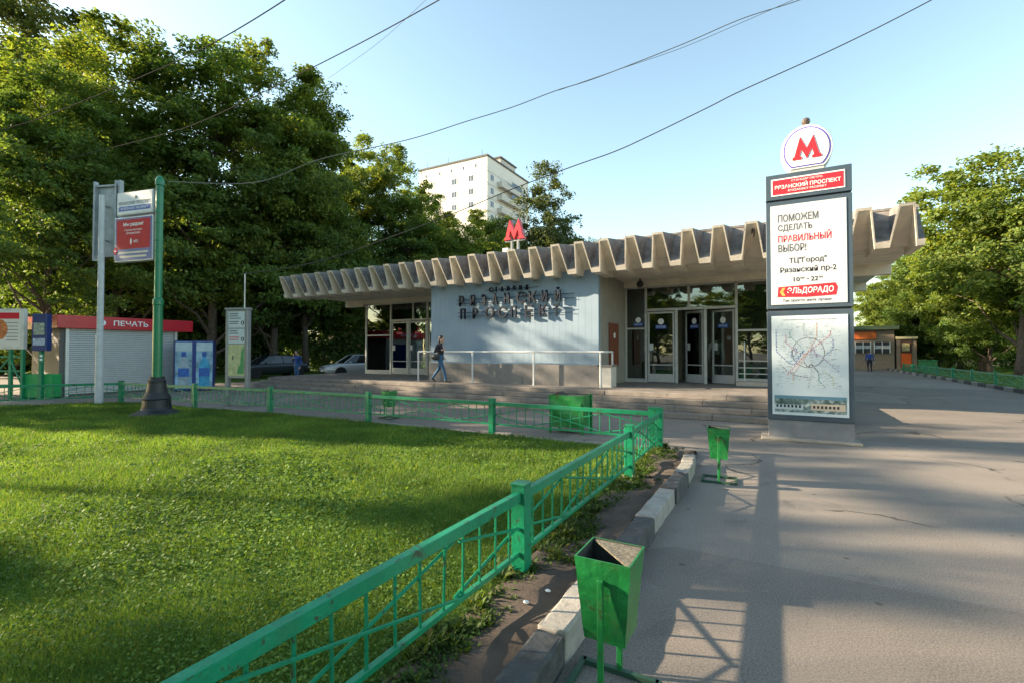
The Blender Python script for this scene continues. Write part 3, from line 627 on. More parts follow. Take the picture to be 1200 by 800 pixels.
# ================================================================== fences
def unit_mesh(name, mat, builder, bevel=0):
    b = MB(); builder(b); me = b.mesh(name, bevel=bevel); me.materials.append(mat); return me
PICK = unit_mesh('picket', GREEN, lambda b: b.tube([(0, 0, .215), (0, 0, .58)], .0095, 6))
FPOST = unit_mesh('post', GREEN, lambda b: (b.box((0, 0, .335), (.112, .112, .75)), b.box((0, 0, .71), (.125, .125, .018))), bevel=.004)
FOOT = unit_mesh('post_footing', pm('footing', (.20, .175, .15), rough=.9, var=.25), lambda b: b.box((0, 0, 0), (.24, .24, .10)), bevel=.02)
def fence(name, posts, z0, label, group=None, node=(.27, .73), foot=True):
    root = empty(name, (*posts[0], z0), label=label, cat='fence', group=group)
    O = Vector((*posts[0], 0))
    for i, p in enumerate(posts):
        rz = math.atan2(posts[min(i + 1, len(posts) - 1)][1] - posts[max(i - 1, 0)][1], posts[min(i + 1, len(posts) - 1)][0] - posts[max(i - 1, 0)][0])
        link('post', FPOST, None, root, loc=Vector((*p, rng.uniform(-.012, .012))) - O, rot=(rng.gauss(0, .008), rng.gauss(0, .008), rz))
        if foot: link('post_footing', FOOT, None, root, loc=Vector((*p, .0)) - O + Vector((0, 0, 0)), rot=(0, 0, rz + .1))
    for i in range(len(posts) - 1):
        a, b_ = Vector((*posts[i], 0)) - O, Vector((*posts[i + 1], 0)) - O; d = b_ - a; L = d.length; d.normalize(); rz = math.atan2(d.y, d.x); m = (a + b_) / 2
        span = L - .116
        MB().box((m.x, m.y, .612), (span, .052, .072), rz).build('top_rail', GREEN, root, world=False, bevel=.004)
        MB().box((m.x, m.y, .20), (span, .036, .032), rz).build('bottom_rail', GREEN, root, world=False, bevel=.003)
        n = round(L / .187)
        for k in range(1, n):
            q = a + d * (L * k / n); link('picket', PICK, None, root, loc=q, rot=(rng.gauss(0, .01), rng.gauss(0, .01), 0))
        sd_ = Vector((-d.y, d.x, 0)) * .014
        e0, e1, n0, n1 = .06, L - .06, L * node[0], L * node[1]
        for u0, z0_, u1, z1_, s in ((n0, .22, n1, .555, 1), (n0, .555, n1, .22, -1), (e0, .40, n0, .555, 1), (e0, .375, n0, .22, -1), (n1, .22, e1, .385, 1), (n1, .555, e1, .385, -1)):
            A = a + d * u0 + sd_ * s + Vector((0, 0, z0_)); B_ = a + d * u1 + sd_ * s + Vector((0, 0, z1_))
            MB().tube([A, B_], .0105, 6).build('diagonal_bar', GREEN, root, world=False)
    return root
fence('lawn_fence', [(-1.67, -2.9), (-1.67, .1), (-1.67, 3.16), (-1.69, 6.2), (-1.75, 8.28)], .02, 'near low green metal fence along the lawn and kerb')
fence('lawn_fence', [(-1.87, 8.36)] + FENCE_BACK[1:], .02, 'long low green fence along the far edge of the lawn', foot=False)
fence('lawn_fence', [(8.95, y) for y in np.arange(12, 50, 3.1)], .03, 'low green fence beside the path under the right trees', foot=False)

# ================================================================== litter bins
BG = 'small green litter bins on frames'
def litter_bin(loc, label, rz=0):
    r = empty('litter_bin', loc, rz=rz, label=label, cat='litter bin', group=BG)
    zt, zb, a, c = .70, .30, .138, .102; t = .008
    b = MB()
    o_ = [(-a, -a, zt), (a, -a, zt), (a, a, zt), (-a, a, zt)]; u_ = [(-c, -c, zb), (c, -c, zb), (c, c, zb), (-c, c, zb)]
    b.add(o_ + u_, [(0, 4, 5, 1), (1, 5, 6, 2), (2, 6, 7, 3), (3, 7, 4, 0), (4, 7, 6, 5)])
    oi = [(x * (1 - t / a), y_ * (1 - t / a), z) for x, y_, z in o_]; ui = [(x * (1 - t / c), y_ * (1 - t / c), z + t) for x, y_, z in u_]
    b.add(oi + ui, [(1, 5, 4, 0), (2, 6, 5, 1), (3, 7, 6, 2), (0, 4, 7, 3), (5, 6, 7, 4)], 1)
    b.add(o_ + oi, [(0, 1, 5, 4), (1, 2, 6, 5), (2, 3, 7, 6), (3, 0, 4, 7)])
    me = b.mesh('bucket', fixn=False); me.materials.append(BINGREEN); me.materials.append(BINDARK)
    bm = bmesh.new(); bm.from_mesh(me); bmesh.ops.subdivide_edges(bm, edges=bm.edges, cuts=4, use_grid_fill=True)
    for v in bm.verts:
        if .3 < v.co.z < .66: v.co.x += .0018 * math.sin(v.co.z * 37 + v.co.y * 20); v.co.y += .0018 * math.sin(v.co.z * 31 + v.co.x * 25)
    bm.to_mesh(me); bm.free(); link('bucket', me, None, r)
    MB().prism([(-a + .012, a - .012), (a - .012, a - .012), (a - .012, -a + .012)], zt - .014, zt - .006, 'z').build('half_lid', RUST, r, world=False)
    for s in (-1, 1):
        MB().box((0, s * .155, .31), (.028, .022, .62)).build('leg', BINGREEN, r, world=False, bevel=.003)
        MB().tube([(0, s * .12, .60), (0, s * .168, .60)], .012, 8).build('pivot_bolt', BINGREEN, r, world=False)
    f = MB()
    for s in (-1, 1): f.box((0, s * .155, .015), (.40, .028, .026)); f.box((s * .2, 0, .015), (.028, .34, .026))
    f.build('ground_frame', pm('dark green frame', (.02, .07, .04), rough=.6, var=.3, dirt=.5), r, world=False)
    return r
litter_bin((-.74, 2.35, 0), 'nearest green litter bin with worn half lid beside kerb')
litter_bin((-.68, 6.85, 0), 'small green litter bin at the far end of the kerb', rz=R(4))
litter_bin((-8.6, 9.1, 0), 'small green litter bin behind the far fence below the woman', rz=R(-4))
BB = empty('waste_container', (-3.8, 9.45, 0), label='large square green metal waste container behind the far fence', cat='waste container')
b = MB(); X0, X1, Y0, Y1, Z0, Z1 = -4.2, -3.47, 9.15, 9.72, .13, .79
o_ = [(X0, Y0, Z1), (X1, Y0, Z1), (X1, Y1, Z1), (X0, Y1, Z1)]; u_ = [(X0 + .02, Y0 + .02, Z0), (X1 - .02, Y0 + .02, Z0), (X1 - .02, Y1 - .02, Z0), (X0 + .02, Y1 - .02, Z0)]
b.add(o_ + u_, [(0, 4, 5, 1), (1, 5, 6, 2), (2, 6, 7, 3), (3, 7, 4, 0), (4, 7, 6, 5)])
t = .02; oi = [(X0 + t, Y0 + t, Z1), (X1 - t, Y0 + t, Z1), (X1 - t, Y1 - t, Z1), (X0 + t, Y1 - t, Z1)]; ui = [(x, y_, Z0 + t) for x, y_, _ in [(X0 + .04, Y0 + .04, 0), (X1 - .04, Y0 + .04, 0), (X1 - .04, Y1 - .04, 0), (X0 + .04, Y1 - .04, 0)]]
b.add(oi + ui, [(1, 5, 4, 0), (2, 6, 5, 1), (3, 7, 6, 2), (0, 4, 7, 3), (5, 6, 7, 4)], 1); b.add(o_ + oi, [(0, 1, 5, 4), (1, 2, 6, 5), (2, 3, 7, 6), (3, 0, 4, 7)])
off = offset(BB); b.v = [(x - off.x, y_ - off.y, z - off.z) for x, y_, z in b.v]
me = b.mesh('box_body', fixn=False); me.materials.append(BINGREEN); me.materials.append(BINDARK)
bm = bmesh.new(); bm.from_mesh(me); bmesh.ops.subdivide_edges(bm, edges=bm.edges, cuts=6, use_grid_fill=True)
for v in bm.verts:
    k = math.sin((v.co.z - .13) / .66 * math.pi); v.co.y += .022 * k * math.sin(v.co.x * 9 + v.co.z * 14); v.co.x += .012 * k * math.sin(v.co.y * 12 + v.co.z * 9)
bm.to_mesh(me); bm.free(); link('box_body', me, None, BB)
for x_, y_ in ((X0 + .03, Y0 + .03), (X1 + .015, Y0 + .03), (X1 + .015, Y1 - .03), (X0 + .03, Y1 - .03)): MB().box((x_, y_, .40 if x_ > -4 else .07), (.05, .05, .80 if x_ > -4 else .14)).build('leg', BINGREEN, BB, bevel=.004)
MB().prism([(X0 + .05, Z1 - .02), (X0 + .16, Z1 + .055), (X0 + .30, Z1 - .02)], Y0 + .1, Y0 + .4).build('rubbish_bag', BLACK, BB)
MB().bx(X0 + .02, X1 - .02, Y0 + .02, Y1 - .02, Z1 - .05, Z1 - .02).build('fill', RUST, BB)

# ================================================================== lamp post with signs
LP = empty('lamp_post', (-14.42, 6.55, 0), label='green lamp post with black flared base carrying station signs', cat='lamp post')
BASE = pm('cast iron black', (.012, .013, .016), rough=.5, var=.3, dirt=.3, dirtcol=(.08, .075, .07))
MB().lathe([(.62, .0), (.60, .04), (.36, .16), (.33, .22), (.31, .42), (.33, .45), (.30, .5), (.24, .62), (.20, .85), (.205, .93), (.17, .97), (.17, 1.02)], (-14.42, 6.55, 0), 28).build('base', BASE, LP, smooth=False)
lg_ = pm('lamp green', (.006, .16, .07), rough=.3, var=.15, scale=3, bump=.1)
MB().lathe([(.115, 1.0), (.11, 2.9), (.125, 2.92), (.125, 3.05), (.09, 3.1), (.086, 6.1), (.11, 6.12), (.11, 6.25), (.07, 6.34), (.02, 6.38)], (-14.42, 6.55, 0), 18).build('pole', lg_, LP, smooth=False)
for z in (4.35, 4.62, 5.1, 5.38, 5.62, 5.98): MB().lathe([(.098, 0), (.098, .04)], (-14.42, 6.55, z), 16).build('clamp', lg_, LP)
rzs = R(12); ux, uy = math.cos(rzs), math.sin(rzs)
def signbox(root, name, cx_, cy_, z0, z1, W, mat, border=None, th=.16):
    s = MB().box((cx_, cy_, (z0 + z1) / 2), (W, th, z1 - z0), rzs).build(name, ALU, root, bevel=.008)
    nx_, ny_ = math.sin(rzs), -math.cos(rzs)
    f = MB().box((cx_ + nx_ * (th / 2 + .004), cy_ + ny_ * (th / 2 + .004), (z0 + z1) / 2), (W - .07, .006, z1 - z0 - .07), rzs).build('sign_face', mat, root)
    return (lambda u, z, k=0: Vector((cx_ + ux * u + nx_ * (th / 2 + .008 + k * .003), cy_ + uy * u + ny_ * (th / 2 + .008 + k * .003), z))), f
cx_, cy_ = -14.42 - ux * .80, 6.55 - uy * .80
P1, f1 = signbox(LP, 'name_sign', cx_, cy_, 5.40, 6.02, 1.34, pm('sign white', (.62, .66, .68), rough=.4, var=.03))
text('lettering', 'РЯЗАНСКИЙ ПРОСПЕКТ', PRINTG, f1, P1(0, 5.67), w=1.18, h=.115, align='CENTER', rz=rzs, thick=.002)
MB().box(P1(0, 5.565), (1.18, .004, .13), rzs).build('name_band', PRINTB, f1)
text('lettering', 'RYAZANSKIY PROSPEKT', PRINTW, f1, P1(0, 5.535, 1.2), w=1.0, h=.065, align='CENTER', rz=rzs, thick=.001)
MB().sphere(P1(.04, 5.86), .05, 10, 6, sc=(.8, .15, 1)).build('crest', PRINTG, f1)
cx2, cy2 = cx_ - ux * .03, cy_ - uy * .03
P2, f2 = signbox(LP, 'advertising_sign', cx2, cy2, 4.12, 5.34, 1.42, pm('ad blue border', (.06, .10, .30), rough=.4))
MB().box(P2(0, 4.86), (1.24, .003, .80), rzs).build('advert_panel', pm('advert red', (.42, .008, .018), rough=.5, bump=0, spec=.2), f2)
text('lettering', 'Мы рядом!', PRINTW, f2, P2(0, 5.06, 1), w=.74, h=.12, align='CENTER', rz=rzs, thick=.001, bold=.02)
text('lettering', 'Салон-магазин', PRINTW, f2, P2(0, 4.95, 1), w=.64, h=.055, align='CENTER', rz=rzs, thick=.001)
text('lettering', '«Рязанский»', PRINTW, f2, P2(0, 4.86, 1), w=.54, h=.065, align='CENTER', rz=rzs, thick=.001)
MB().sphere(P2(-.08, 4.66, 1), .075, 12, 8, sc=(.65, .1, 1.1)).build('egg_logo', PRINTW, f2)
text('lettering', 'МТС', PRINTW, f2, P2(.03, 4.62, 1), w=.16, h=.07, rz=rzs, thick=.001, bold=.02)
for k in range(2):
    MB().box(P2(0, 4.36 - k * .11), (1.1 - k * .1, .002, .05), rzs).build('caption_bar', pm('caption cream', (.6, .55, .4), bump=0), f2)
b = MB(); c0 = P2(-.66, 4.42, 2); q = .12
b.add([c0 + Vector((0, 0, q)), c0 + Vector((ux, uy, 0)) * q * .7, c0 - Vector((0, 0, q)), c0 - Vector((ux, uy, 0)) * q * .7], [(0, 1, 2, 3)]); b.build('arrow_diamond', PRINTR, f2, fixn=False)
MB().box(P2(-.66, 4.42, 3), (.08, .002, .03), rzs).build('arrow', PRINTW, f2)
for z in (5.2, 4.3, 5.9, 5.5): MB().tube([(-14.42, 6.55, z), (-14.42 - ux * .2, 6.55 - uy * .2, z)], .025, 8).build('sign_arm', STEEL, LP)

# pole with the back of a tall sign
BP = empty('sign_pole', (-18.6, 6.85, 0), label='grey steel pole holding a tall sign seen from behind', cat='sign')
MB().lathe([(.11, 0), (.105, 2.2), (.085, 2.24), (.08, 6.6)], (-18.6, 6.85, 0), 14).build('pole', pm('pole grey', (.46, .48, .50), rough=.45, var=.1, dirt=.2), BP)
sg = pm('sign back grey', (.30, .335, .36), rough=.45, var=.2, scale=3, metal=.2, dirt=.35, dirtcol=(.5, .5, .48))
SX, SY = -18.72, 7.1; a_ = R(20); ca, sa = math.cos(a_), math.sin(a_)
def sp(u, z, d=0): return (SX + ca * u - sa * d, SY + sa * u + ca * d, z)
MB().box(sp(0, 5.85), (.98, .03, 2.3), a_).build('sign_back', sg, BP)
for u, s in ((-.47, .07), (.47, .07), (.32, .05)): MB().box(sp(u, 5.85, -.06), (s, .12, 2.55), a_).build('frame_post', sg, BP, bevel=.004)
for z in (4.72, 6.98): MB().box(sp(0, z, -.05), (.86, .08, .06), a_).build('frame_rail', sg, BP)
for z in (5.2, 6.3): MB().tube([(-18.6, 6.85, z), sp(0, z, -.03)], .03, 8).build('arm', STEEL, BP)

# ================================================================== news kiosk
KI = empty('news_kiosk', (-24.4, 9.6, 0), label='closed newspaper kiosk with red fascia and grey roller shutter', cat='kiosk')
kg = pm('kiosk grey', (.11, .105, .10), rough=.6, var=.08, dirt=.2)
MB().bx(-26.2, -23.55, 7.45, 11.45, 0, 2.75).build('body', kg, KI, bevel=.01)
fas = MB().bx(-26.4, -23.30, 7.30, 12.0, 2.55, 3.04).build('fascia', pm('kiosk red', (.47, .012, .028), rough=.3, var=.06, bump=.04), KI, bevel=.01)
b = MB(); z = .06
while z < 2.5:
    b.prism([(-23.53, z), (-23.505, z + .015), (-23.505, z + .06), (-23.53, z + .072)], 7.72, 11.30, 'y'); z += .078
# prism() takes (x,z) along y
b.build('roller_shutter', pm('shutter grey', (.50, .52, .53), rough=.45, var=.05, metal=.15, dirt=.12), KI, kind='stuff')
for y_ in (7.6, 11.33): MB().bx(-23.55, -23.46, y_, y_ + .11, 0, 2.55).build('shutter_guide', ALU, KI, bevel=.004)
me = text_mesh('ПЕЧАТЬ', w=1.2, h=.21, thick=.01, bold=.015)
link('lettering', me, PRINTW, fas, loc=Vector((-23.295, 9.02, 2.70)) - offset(fas), rot=(R(90), 0, R(90)))
b = MB(); b.v = [(-23.293, 8.62 + .15 * math.cos(t), 2.80 + .13 * math.sin(t)) for t in np.linspace(0, 2 * math.pi, 20)[:-1]]; b.f = [tuple(range(19))]; b.m = [0]; b.build('round_logo', PRINTW, fas)
for dy in (-.05, .05): MB().bx(-23.292, -23.288, 8.60 + dy, 8.64 + dy, 2.74, 2.86).build('logo_stroke', PRINTR, fas)

# vending machine: two printed faces
VM = empty('vending_machine', (-22.1, 11.5, 0), rz=R(56), label='blue drinks vending machine printed with water bottles', cat='vending machine')
vb = pm('vending blue', (.012, .035, .20), rough=.35, var=.1)
MB().box((0, 0, 1.08), (1.42, .8, 2.1)).build('body', vb, VM, world=False, bevel=.02)
MB().box((0, 0, .02), (1.3, .7, .06)).build('feet', BLACK, VM, world=False)
vp = pm('vending print', (.22, .38, .50), rough=.3, var=.7, scale=2.2, bump=0)
for s, bc in ((-1, (.30, .38, .45)), (1, (.05, .32, .55))):
    f = MB().box((s * .37, -.404, 1.1), (.60, .012, 1.95)).build('printed_panel', vp, VM, world=False)
    MB().box((s * .37, -.412, 1.88), (.58, .004, .36)).build('printed_sky', pm('print pale sky', (.42, .52, .58), bump=0), VM, world=False)
    bm_ = pm('bottle print %d' % s, bc, rough=.25, var=.25, scale=5, bump=0)
    MB().prism([(s * .37 + x * .8, .2 + z * 1.02) for x, z in ((-.24, 0), (.24, 0), (.25, .85), (.21, 1.0), (.08, 1.18), (.08, 1.26), (-.08, 1.26), (-.08, 1.18), (-.21, 1.0), (-.25, .85))], -.425, -.416).build('printed_bottle', bm_, VM, world=False)
    MB().box((s * .37, -.43, 1.56), (.16, .008, .2)).build('printed_cap', PRINTB, VM, world=False)
    MB().box((s * .37, -.43, .8), (.39, .008, .36)).build('printed_label', pm('bottle label', (.03, .12, .42), var=.5, scale=12, bump=0), VM, world=False)

# information stand
IS = empty('information_stand', (-14.62, 8.85, 0), rz=R(22), label='grey two leg information stand with notices and map', cat='information stand')
sgr = pm('stand grey', (.26, .27, .28), rough=.4, var=.08, metal=.3)
for s in (-1, 1): MB().box((s * .33, 0, 1.48), (.09, .16, 2.96)).build('leg', sgr, IS, world=False, bevel=.01)
MB().box((0, 0, 1.92), (.57, .12, 2.1)).build('panel', sgr, IS, world=False)
MB().box((0, 0, 2.99), (.80, .20, .06)).build('cap', sgr, IS, world=False, bevel=.01)
pale = pm('notice paper', (.50, .56, .58), rough=.4, var=.03, bump=0)
n1 = MB().box((-.01, -.066, 2.66), (.54, .008, .50)).build('notice', pale, IS, world=False); n2 = MB().box((-.01, -.066, 2.15), (.54, .008, .44)).build('notice', pale, IS, world=False)
mp_ = MB().box((-.01, -.066, 1.42), (.54, .008, .96)).build('map_sheet', pm('map yellow', (.42, .44, .24), rough=.4, var=.25, scale=9, bump=0), IS, world=False)
MB().prism([(.03, 1.0), (.24, 1.0), (.24, 1.85), (.15, 1.65), (.13, 1.3), (.06, 1.2)], -.075, -.0715).build('map_green', pm('map green', (.06, .26, .09), bump=0, var=.2), IS, world=False)
MB().box((-.12, -.074, 1.5), (.03, .004, .14)).build('map_mark', PRINTK, IS, world=False)
for n_, zc, c_ in ((n1, 2.84, PRINTK), (n1, 2.77, PRINTK), (n1, 2.70, PRINTG), (n1, 2.60, PRINTG), (n1, 2.54, PRINTG), (n2, 2.31, PRINTK), (n2, 2.24, PRINTG), (n2, 2.12, PRINTR), (n2, 2.05, PRINTR)):
    L = rng.uniform(.25, .42); MB().box((-.25 + L / 2, -.0715, zc), (L, .003, .025)).build('text_line', c_, n_, world=False)
for n_, zc in ((n1, 2.56), (n2, 2.06)):
    MB().sphere((.19, -.070, zc), .055, 12, 6, sc=(1, .06, 1.2)).build('info_symbol', PRINTK, n_, world=False); MB().box((.19, -.0755, zc), (.025, .003, .07)).build('info_stroke', PRINTW, n_, world=False)
MB().tube([(.2, 0, 3.0), (.2, 0, 4.08), (.26, 0, 4.1)], .018, 8).build('mast', ALU, IS, world=False)

# left edge: billboard on a green frame, blue sign box, green board
BL = empty('billboard', (-23.7, 6.2, 0), rz=R(29), label='white framed poster board on green posts at left edge', cat='billboard')
for x_ in (-.9, .0, .42): MB().box((x_, 0, 1.0), (.09, .09, 2.0)).build('post', GREEN, BL, world=False)
fb = MB().box((-.55, 0, 2.47), (2.1, .14, 1.42)).build('board', pm('board frame', (.60, .57, .52), rough=.5), BL, world=False, bevel=.01)
pf = MB().box((-.55, -.075, 2.47), (1.92, .01, 1.22)).build('poster', pm('poster cream', (.66, .62, .56), var=.05, bump=0), BL, world=False)
MB().box((-.2, -.083, 2.93), (1.1, .004, .22)).build('poster_band', PRINTR, BL, world=False)
MB().sphere((-.35, -.08, 2.45), .3, 12, 8, sc=(1, .03, 1.2)).build('poster_picture', pm('poster orange', (.45, .14, .04), var=.6, scale=9, bump=0), BL, world=False)
for k in range(6): MB().box((.1, -.082, 2.68 - k * .12), (.42, .003, .02)).build('text_line', PRINTG, BL, world=False)
for z in (.5, 1.0, 1.5): MB().box((-.24, .0, z), (1.32, .05, .06)).build('rail', GREEN, BL, world=False)
for x_, s in ((-.45, 1), (.2, -1)):
    L = .5 if s < 0 else .95; MB().tube([(x_ - L / 2 * s, -.02, .45), (x_ + L / 2 * s, -.02, 1.5)], .03, 6).build('brace', GREEN, BL, world=False)
SB = empty('sign_box', (-22.75, 6.72, 0), rz=R(29), label='tall dark blue sign box beside the white poster board', cat='sign')
MB().box((0, 0, 2.35), (.52, .2, 1.3)).build('box', pm('sign navy', (.010, .03, .14), rough=.35), SB, world=False, bevel=.01)
MB().box((.0, .0, .85), (.1, .1, 1.7)).build('post', GREEN, SB, world=False)
MB().box((0, -.106, 2.47), (.38, .008, .42)).build('map_inset', pm('inset grey', (.28, .32, .26), var=.7, scale=14, bump=0), SB, world=False)
MB().box((0, -.106, 2.02), (.42, .008, .24)).build('badge', pm('badge white', (.35, .4, .5), var=.5, scale=16, bump=0), SB, world=False)
MB().box((.06, -.07, 1.45), (.14, .01, .3)).build('small_plate', GREEN, SB, world=False)
for z in (1.53, 1.4): MB().box((.06, -.078, z), (.09, .004, .07)).build('plate_mark', PRINTW, SB, world=False)
GBd = empty('green_counter', (-23.05, 6.85, 0), rz=R(29), label='flat green board standing before the kiosk side', cat='counter')
MB().box((0, 0, .47), (1.0, .4, .82)).build('board', pm('board green', (.02, .30, .08), rough=.5, var=.1), GBd, world=False, bevel=.01)
for s in (-1, 1): MB().box((s * .5, 0, .03), (.08, .4, .08)).build('leg', BLACK, GBd, world=False)

# ================================================================== people
def figure(name, loc, rz, J, label, mats, extra=None, build=1., hair='short', cap=None):
    """J: joints in local metres (x forward, y left). One continuous skin through voxel remesh of the limbs."""
    segs = []      # (a, b, ra, rb, mat index)
    def S(a, b, ra, rb, m): segs.append((Vector(a), Vector(b), ra * build, rb * build, m))
    S(J['pel'], J['waist'], .135, .125, 2); S(J['waist'], J['chest'], .13, .15, 1); S(J['chest'], J['neck'], .15, .062, 1)
    for s in 'lr':
        S(J['chest'] , J['sh' + s], .11, .075, 1); S(J['pel'], J['hip' + s], .12, .10, 2)
        S(J['sh' + s], J['el' + s], .062, .046, 1); S(J['el' + s], J['wr' + s], .046, .034, 1)
        S(J['hip' + s], J['kn' + s], .098, .062, 2); S(J['kn' + s], J['an' + s], .062, .042, 2)
        an = Vector(J['an' + s]); to = Vector(J['toe' + s]); S(an + Vector((-.03, 0, -.02)), to, .045, .036, 3)
        wr = Vector(J['wr' + s]); hd = (wr - Vector(J['el' + s])).normalized(); side = hd.cross(Vector((1, 0, .2))).normalized()
        pc = wr + hd * .075; S(wr, pc, .028, .034, 0)
        for k in range(4):
            o = side * (k - 1.5) * .021; L = (.07, .082, .076, .058)[k]; mid = pc + o + hd * L * .55 + Vector((.012, 0, 0)); S(pc + o * .9, mid, .010, .0095, 0); S(mid, mid + hd * L * .45 + Vector((.02, 0, -.004)), .0095, .008, 0)
        S(wr + hd * .03, wr + hd * .075 + Vector((.045, 0, 0)), .013, .010, 0)
    S(J['neck'], J['head'], .055, .058, 0)
    b = MB()
    for a, c, ra, rb, m in segs:
        n = 5; 
        for i in range(n + 1): b.sphere(a.lerp(c, i / n), ra + (rb - ra) * i / n, 10, 7)
        if (a - c).length > .02: b.tube([a, c], [ra, rb], 10)
    H = Vector(J['head']); b.sphere(H + Vector((.012, 0, .045)), .098, 16, 12, sc=(1.0, .80, 1.22)); b.sphere(H + Vector((.062, 0, -.035)), .05, 10, 8, sc=(.9, .85, .9))
    b.tube([H + Vector((.10, 0, .05)), H + Vector((.128, 0, .012))], [.010, .017], 8)
    for s in (-1, 1): b.sphere(H + Vector((0, s * .082, .02)), .028, 8, 6, sc=(.7, .4, 1.1))
    me = b.mesh(name, fixn=False); o = bpy.data.objects.new('tmp', me); COL.objects.link(o)
    mo = o.modifiers.new('r', 'REMESH'); mo.mode = 'VOXEL'; mo.voxel_size = .0095
    sm = o.modifiers.new('s', 'SMOOTH'); sm.factor = .5; sm.iterations = 3
    dg = bpy.context.evaluated_depsgraph_get(); m2 = bpy.data.meshes.new_from_object(o.evaluated_get(dg)); bpy.data.objects.remove(o)
    nf = len(m2.polygons); C = np.empty(nf * 3, np.float32); m2.polygons.foreach_get('center', C); C = C.reshape(-1, 3)
    best = np.full(nf, 9.); mi = np.zeros(nf, np.int32)
    for a, c, ra, rb, m in segs + [(H, H + Vector((0, 0, .1)), .1, .1, 0)]:
        A = np.array(a); D = np.array(c) - A; L2 = max(1e-9, D @ D); t = np.clip((C - A) @ D / L2, 0, 1); d = np.linalg.norm(C - A - t[:, None] * D, axis=1) - (ra + (rb - ra) * t)
        k = d < best; best[k] = d[k]; mi[k] = m
    m2.materials.clear()
    for m in mats: m2.materials.append(m)
    m2.polygons.foreach_set('material_index', mi); m2.polygons.foreach_set('use_smooth', [True] * nf); m2.update()
    r = empty(name, loc, rz=rz, label=label, cat='person')
    link('body', m2, None, r)
    HM = pm('dark hair', (.018, .013, .010), rough=.55, var=.4, scale=40, bump=.6)
    hb = MB(); hb.sphere(H + Vector((-.018, 0, .075)), .105, 16, 12, sc=(1.02, .86, 1.1))
    if hair == 'long': hb.sphere(H + Vector((-.07, 0, -.03)), .075, 12, 8, sc=(.8, 1, 1.7)); hb.sphere(H + Vector((-.085, 0, -.14)), .055, 10, 8, sc=(.7, 1, 1.5))
    hb.build('hair', cap or HM, r, world=False, smooth=True)
    for s in (-1, 1): MB().sphere(H + Vector((.098, s * .034, .052)), .012, 8, 6).build('eye', BLACK, r, world=False)
    MB().box(H + Vector((.107, 0, -.03)), (.008, .045, .008)).build('mouth', pm('lips', (.25, .07, .06)), r, world=False)
    if extra: extra(r)
    return r
SKIN = pm('skin', (.52, .33, .25), rough=.5, var=.05, bump=0); JACKET = pm('dark jacket', (.018, .016, .024), rough=.7, var=.3); JEANS = pm('blue jeans', (.035, .10, .20), rough=.85, var=.25, scale=14)
SHOE = pm('dark shoes', (.02, .02, .03), rough=.5)
walk = dict(pel=(0, 0, .90), waist=(.01, 0, 1.04), chest=(.02, 0, 1.24), neck=(.035, 0, 1.41), head=(.06, 0, 1.52), shl=(.01, .165, 1.34), shr=(.02, -.165, 1.34), ell=(-.12, .21, 1.12), elr=(-.10, -.21, 1.12), wrl=(.02, .2, .93), wrr=(.12, -.16, 1.17),
    hipl=(.0, .085, .87), hipr=(0, -.085, .87), knl=(-.09, .085, .50), knr=(.20, -.085, .50), anl=(-.36, .08, .17), anr=(.29, -.08, .09), toel=(-.24, .08, .045), toer=(.47, -.085, .04))
def bag(r):
    MB().sphere((-.04, -.25, .93), .16, 12, 8, sc=(1.1, .38, .75)).build('shoulder_bag', BLACK, r, world=False, smooth=True)
    MB().tube([(-.14, -.25, 1.0), (-.02, -.22, 1.38), (.1, -.25, 1.0)], .010, 6).build('bag_strap', BLACK, r, world=False)
    MB().prism([(.115, 1.40), (.165, 1.28), (.13, 1.12), (.10, 1.25)], -.035, .035).build('blouse', pm('pale blouse', (.55, .42, .40)), r, world=False)
figure('person', (-10.75, 13.98, .555), R(8), walk, 'person in black jacket and jeans striding past the blue wall', [SKIN, JACKET, JEANS, SHOE], bag, build=.93, hair='long')
stand = dict(pel=(0, 0, .92), waist=(0, 0, 1.06), chest=(.01, 0, 1.27), neck=(.02, 0, 1.45), head=(.045, 0, 1.57), shl=(0, .19, 1.38), shr=(0, -.19, 1.38), ell=(-.03, .25, 1.1), elr=(.05, -.25, 1.12), wrl=(.05, .24, .86), wrr=(.2, -.12, 1.28),
    hipl=(0, .09, .89), hipr=(0, -.09, .89), knl=(.04, .1, .5), knr=(-.03, -.1, .5), anl=(.03, .1, .09), anr=(-.1, -.1, .10), toel=(.19, .11, .04), toer=(.06, -.11, .04))
BJ = pm('bright blue jacket', (.015, .06, .26), rough=.65, var=.2); NAVY = pm('navy trousers', (.012, .016, .03), rough=.8); BT = pm('blue trousers', (.03, .10, .24), rough=.8)
p = spot(348, 446.5, 26.5); figure('person', (p.x, p.y, 0), R(-75), stand, 'person in blue clothes standing left of the station steps', [SKIN, BJ, BT, SHOE])
p = dict(stand); p.update(wrr=(.06, -.27, .86), elr=(-.04, -.25, 1.1), knl=(.10, .1, .5), anl=(-.02, .1, .12), toel=(.14, .1, .06))
def sling(r): MB().tube([(.15, .12, 1.35), (.16, 0, 1.2), (.13, -.15, 1.0)], .014, 6).build('strap', pm('pale strap', (.4, .4, .38)), r, world=False); MB().sphere((-.02, -.27, .75), .12, 10, 8, sc=(.8, .4, 1)).build('carrier_bag', pm('grey bag', (.35, .34, .32)), r, world=False)
figure('person', (6.65, 48.6, 0), R(90), p, 'person in blue jacket and dark trousers walking far down the path', [SKIN, BJ, NAVY, SHOE], sling)
figure('person', (-2.0, 19.4, .55), R(90), p, 'person in white shirt just inside the open station door', [SKIN, pm('white shirt', (.55, .52, .50)), NAVY, SHOE])

